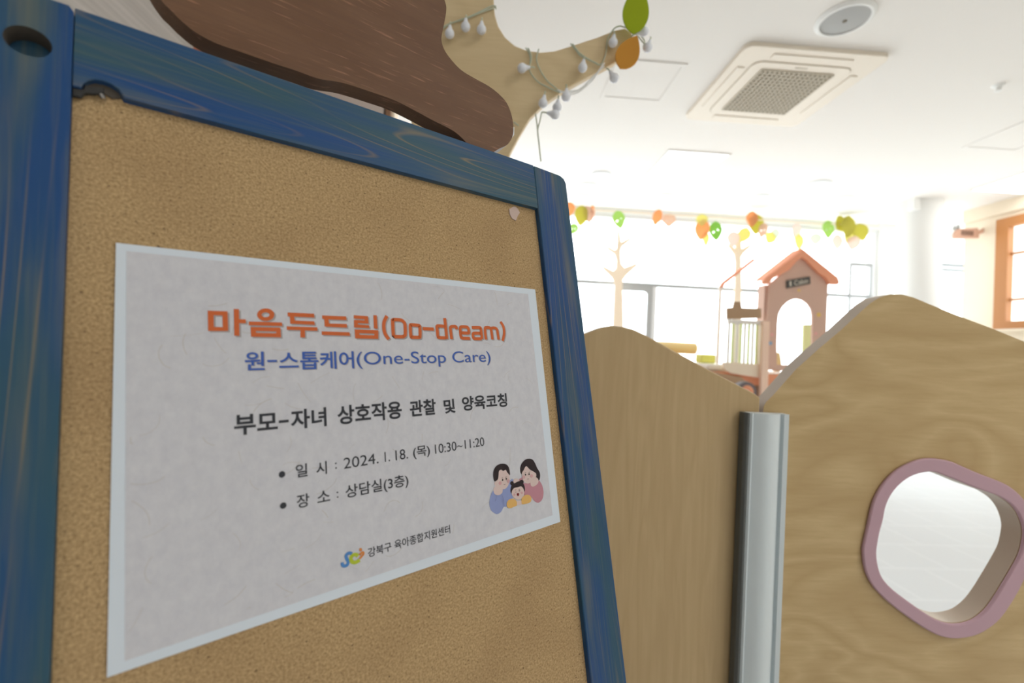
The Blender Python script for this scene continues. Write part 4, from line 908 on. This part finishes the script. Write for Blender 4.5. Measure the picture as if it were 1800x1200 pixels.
lowz = min(v.co.z for v in bm.verts)
for v in bm.verts:
    if v.co.z < lowz + .01: v.co.z = 0.0
obj('corner_post', bm, M_['peach'], fn, bevel=.004)
# the second gable further back
sg = thing('gable_board', 'thin coral gable board of a second little roof behind the play fence', 'gable board', (2.1, 4.3, DZ))
bm = NB(); prism(bm, [[(2.216, 1.736), (2.231, 1.771), (2.535, 2.022), (2.553, 2.006), (2.255, 1.755), (2.244, 1.727)]], XZ, 4.28, 4.31); obj('bargeboard', bm, M_['roof'], sg)
for q in [(2.233, 1.737)]:
    bm = box(NB(), q[0]-.012, q[0]+.012, 4.31, 4.335, DZ+.0005, q[1]+.01); obj('post', bm, M_['offwhite'], sg)

# cushions on the deck
def soft(name, x0, x1, y0, y1, z0, z1, m, label, catg, r=.02):
    bm = box(NB(), x0, x1, y0, y1, z0, z1); o = obj(name, bm, m, None, bevel=r, seg=4, sm=60); return finish(o, label, catg)
q = [(1.462, 1.058), (1.896, 1.173), (1.654, 0.977), (1.813, 1.069), (1.842, 0.995), (1.973, 1.066), (1.829, 0.939), (2.074, 0.995)]
bm = tube(NB(), [(q[0][0]-.2, 4.2, (q[1][1]+q[0][1])/2), (q[1][0]+.06, 4.2, (q[1][1]+q[0][1])/2)], .055, 24)
finish(obj('bolster', bm, M_['yellow'], None, bevel=.012, seg=3), 'long yellow bolster cushion on top of the beige seat back by the windows', 'cushion')
soft('seat_block', 1.46, 1.76, 4.12, 4.26, DZ+.0005, 1.04, M_['beigevinyl'], 'beige padded seat block under the yellow bolster', 'seat block')
soft('cushion', q[4][0]+.0, q[5][0], 3.84, 3.96, DZ+.058, q[5][1], M_['lime'], 'small lime green cushion beside the beige seat block', 'cushion', .012)
soft('seat_pad', q[6][0], q[7][0]+.02, 3.70, 4.0, DZ+.0005, DZ+.056, M_['offwhite'], 'off-white rounded seat pad under the lime green cushion', 'seat pad', .02)

# round toy under the deck edge
ty = thing('ride_on_toy', 'round pink and orange toy with a dark grey rim under the playhouse deck', 'toy', (2.03, 3.3, 0))
cx, cz = (1.921, 0.798)
T = Matrix.Translation((cx, 3.3, cz)) @ Matrix.Rotation(math.pi/2, 4, 'X')
bm = lathe(NB(), [(.048, -.04), (.075, -.035), (.08, 0), (.075, .035), (.048, .04)], T, 32); obj('rim', bm, M_['toygrey'], ty)
bm = lathe(NB(), [(0, -.03), (.05, -.03), (.05, .04), (.03, .055), (0, .06)], T, 32); obj('hub', bm, M_['coral'], ty)
bm = NB(); bmesh.ops.create_uvsphere(bm, u_segments=20, v_segments=12, radius=.045, matrix=Matrix.Translation((cx-.045, 3.24, cz-.005)) @ Matrix.Diagonal((1.2, .6, .7, 1)))
obj('bumper', bm, M_['toypink'], ty)
bm = box(NB(), cx-.05, cx+.05, 3.25, 3.35, 0, cz-.06); obj('pedestal', bm, M_['toygrey'], ty)

# ---------------------------------------------------------------- window trees and the leaf garland
def slim_tree(pts, Y, label, tail):
    bm = NB(); prism(bm, [pts + tail], XZ, Y, Y+.02)
    return finish(obj('tree_cutout', bm, M_['palepeach'], None, bevel=.002), label, 'tree cutout')
T1 = [(1.701, 1.369), (1.676, 1.769), (1.664, 1.878), (1.667, 1.973), (1.709, 2.033), (1.851, 2.173), (1.835, 2.201), (1.682, 2.134), (1.636, 2.183), (1.624, 2.277), (1.621, 2.35), (1.641, 2.402), (1.755, 2.497), (1.739, 2.525), (1.623, 2.46), (1.608, 2.554), (1.591, 2.619), (1.572, 2.618), (1.572, 2.449), (1.568, 2.369), (1.54, 2.353), (1.449, 2.398), (1.436, 2.369), (1.549, 2.295), (1.575, 2.223), (1.572, 2.121), (1.537, 2.082), (1.409, 2.141), (1.396, 2.111), (1.534, 1.987), (1.567, 1.902), (1.566, 1.763), (1.568, 1.363)]
b0 = T1[0][0]; b1 = T1[-1][0]
slim_tree(T1, 5.7, 'slim pale peach tree cutout with thin twigs in front of the left window', [(b1-.03, 0), (b0+.05, 0)])
T2 = [(3.23, 1.998), (3.214, 2.219), (3.208, 2.352), (3.244, 2.413), (3.339, 2.5), (3.323, 2.529), (3.211, 2.463), (3.199, 2.588), (3.18, 2.676), (3.149, 2.674), (3.13, 2.584), (3.128, 2.458), (3.042, 2.52), (3.028, 2.489), (3.116, 2.383), (3.135, 2.288), (3.14, 1.993)]
b0 = T2[0][0]; b1 = T2[-1][0]
slim_tree(T2, 5.7, 'faint pale tree cutout by the windows, left of the playhouse roof', [(b1-.03, 0), (b0+.05, 0)])

gl = thing('hanging_leaf_garland', 'long garland of orange, yellow and green paper leaves hanging in front of the windows', 'garland', (3.0, 5.6, 2.85))
GC = [(0.626, 5.6, 2.842), (1.238, 5.6, 2.816), (2.074, 5.6, 2.817), (3.409, 5.6, 2.818), (4.163, 5.6, 2.819), (4.966, 5.6, 2.838)]
bm = tube(NB(), GC, .008, 8); obj('garland_cord', bm, M_['palepeach'], gl)
for c in (GC[0], GC[-1], GC[3]):
    bm = tube(NB(), [c, (c[0], c[1], 2.95)], .004, 6); obj('hanger', bm, M_['palepeach'], gl)
LC = {'o': leaf_mat('leaf_paper_orange', (.90, .52, .27)), 'y': leaf_mat('leaf_paper_olive', (.66, .62, .16)), 't': leaf_mat('leaf_paper_tan', (.80, .62, .50)), 'g': leaf_mat('leaf_paper_green', (.36, .60, .17)),
      'l': leaf_mat('leaf_paper_lime', (.52, .70, .26)), 'p': leaf_mat('leaf_paper_pink', (.88, .74, .68)), 'w': leaf_mat('leaf_paper_pale', (.78, .82, .72)), 'Y': leaf_mat('leaf_paper_yellow', (.84, .80, .36))}
LN = {'o': 'orange paper leaf', 'y': 'olive yellow paper leaf', 't': 'tan paper leaf', 'g': 'green paper leaf', 'l': 'lime paper leaf', 'p': 'pale pink paper leaf', 'w': 'greyish white paper leaf', 'Y': 'pale yellow paper leaf'}
LMESH = {}
for k_, m_ in LC.items():
    bm = NB()
    out = leaf2d(0, 0, .36, .5, 0)
    holes = [ellipse(.12, .05, .07, .035, 12, .5), ellipse(-.12, -.05, .06, .03, 12, -.5)] if k_ in 'gtl' else []
    prism(bm, [out] + holes, XZ, -.012, .012)
    me = bpy.data.meshes.new('leaf'); bmesh.ops.recalc_face_normals(bm, faces=bm.faces[:]); bm.to_mesh(me); bm.free(); me.materials.append(m_); LMESH[k_] = me
for i, (x, y, z, sx, sz, k_, rt) in enumerate([(0.915, 5.56, 2.791, 0.197, 0.189, 'o', 0), (1.071, 5.575, 2.726, 0.263, 0.268, 'y', 0.1), (1.159, 5.59, 2.751, 0.197, 0.221, 't', -0.2), (1.212, 5.605, 2.78, 0.088, 0.205, 'o', 0), (0.975, 5.56, 2.553, 0.175, 0.142, 'l', 0.3), (1.547, 5.575, 2.705, 0.219, 0.237, 'l', -0.25), (2.036, 5.59, 2.768, 0.164, 0.221, 'o', 0.25), (2.197, 5.605, 2.746, 0.241, 0.174, 't', 0), (2.602, 5.56, 2.758, 0.197, 0.158, 'Y', 0), (2.615, 5.575, 2.64, 0.252, 0.268, 'o', 0.1), (2.678, 5.59, 2.532, 0.131, 0.189, 'Y', 0), (2.807, 5.605, 2.645, 0.230, 0.252, 'g', -0.1), (3.017, 5.56, 2.544, 0.219, 0.205, 'p', 0), (3.163, 5.575, 2.607, 0.219, 0.205, 'Y', 0.4), (3.268, 5.59, 2.821, 0.219, 0.205, 'o', 0), (3.332, 5.605, 2.763, 0.274, 0.268, 'y', 0), (3.397, 5.56, 2.675, 0.175, 0.205, 't', 0.3), (3.507, 5.575, 2.591, 0.219, 0.158, 'Y', 0.5), (3.582, 5.59, 2.65, 0.164, 0.142, 'w', 0), (3.869, 5.605, 2.7, 0.208, 0.221, 'p', 0.2), (3.88, 5.56, 2.558, 0.197, 0.205, 'Y', 0), (4.107, 5.575, 2.612, 0.197, 0.158, 'w', 0), (4.28, 5.59, 2.75, 0.263, 0.237, 'l', 0), (4.456, 5.605, 2.831, 0.307, 0.205, 'y', 0.9), (4.52, 5.56, 2.793, 0.329, 0.284, 'y', 0), (4.703, 5.575, 2.735, 0.263, 0.237, 'y', -0.3), (4.557, 5.59, 2.671, 0.219, 0.189, 'Y', 0.4), (4.42, 5.605, 2.6, 0.219, 0.205, 'p', 0), (4.597, 5.56, 2.585, 0.219, 0.189, 'p', 0.2)]):
    o = bpy.data.objects.new('leaf', LMESH[k_]); COL.objects.link(o); o.parent = gl
    o.location = Vector((x, y, z)) - Vector((3.0, 5.6, 2.85)); o.scale = (sx, .25, sz)
    o.rotation_euler = (0, math.pi + rt, random.uniform(-.3, .3)); o['label'] = LN[k_]

# ---------------------------------------------------------------- hanging sign on the right wall
sg = thing('hanging_wall_sign', 'small brown wooden sign on an arm sticking out of the right-hand wall', 'sign', (5.6, 5.0, 2.6))
sY = 4.98
SP = [(5.338, 2.549), (5.336, 2.615), (5.376, 2.664), (5.627, 2.692), (5.645, 2.574)]
bm = NB(); prism(bm, [SP], XZ, sY, sY+.03); pq = obj('sign_board', bm, M_['signwood'], sg, bevel=.003)
ar = [(5.628, 2.653), (5.908, 2.696), (5.91, 2.643), (5.63, 2.606)]
ar = [(x if i in (0, 3) else 5.70, z) for i, (x, z) in enumerate(ar)]
bm = NB(); prism(bm, [ar], XZ, sY+.005, sY+.025); obj('sign_arm', bm, M_['signwood'], sg)
q0, q1 = [(5.42, 2.594), (5.572, 2.649)]
bm = NB()
for k in range(5):
    a = q0[0] + (q1[0]-q0[0])*k/5; box(bm, a, a+(q1[0]-q0[0])*.14, sY-.002, sY+.0005, q0[1], q1[1])
obj('sign_marks', bm, M_['signink'], pq, label='row of dark indistinct marks')
for px, pz in [(5.34, 2.682), (5.382, 2.698)]:
    bm = NB(); bmesh.ops.create_uvsphere(bm, u_segments=14, v_segments=10, radius=.02, matrix=Matrix.Translation((px+.01, sY+.015, pz-.012)))
    bmesh.ops.create_uvsphere(bm, u_segments=10, v_segments=8, radius=.012, matrix=Matrix.Translation((px+.01, sY+.015, pz+.012)))
    obj('bird_ornament', bm, M_['speaker'], sg, label='small grey bird-like ornament')
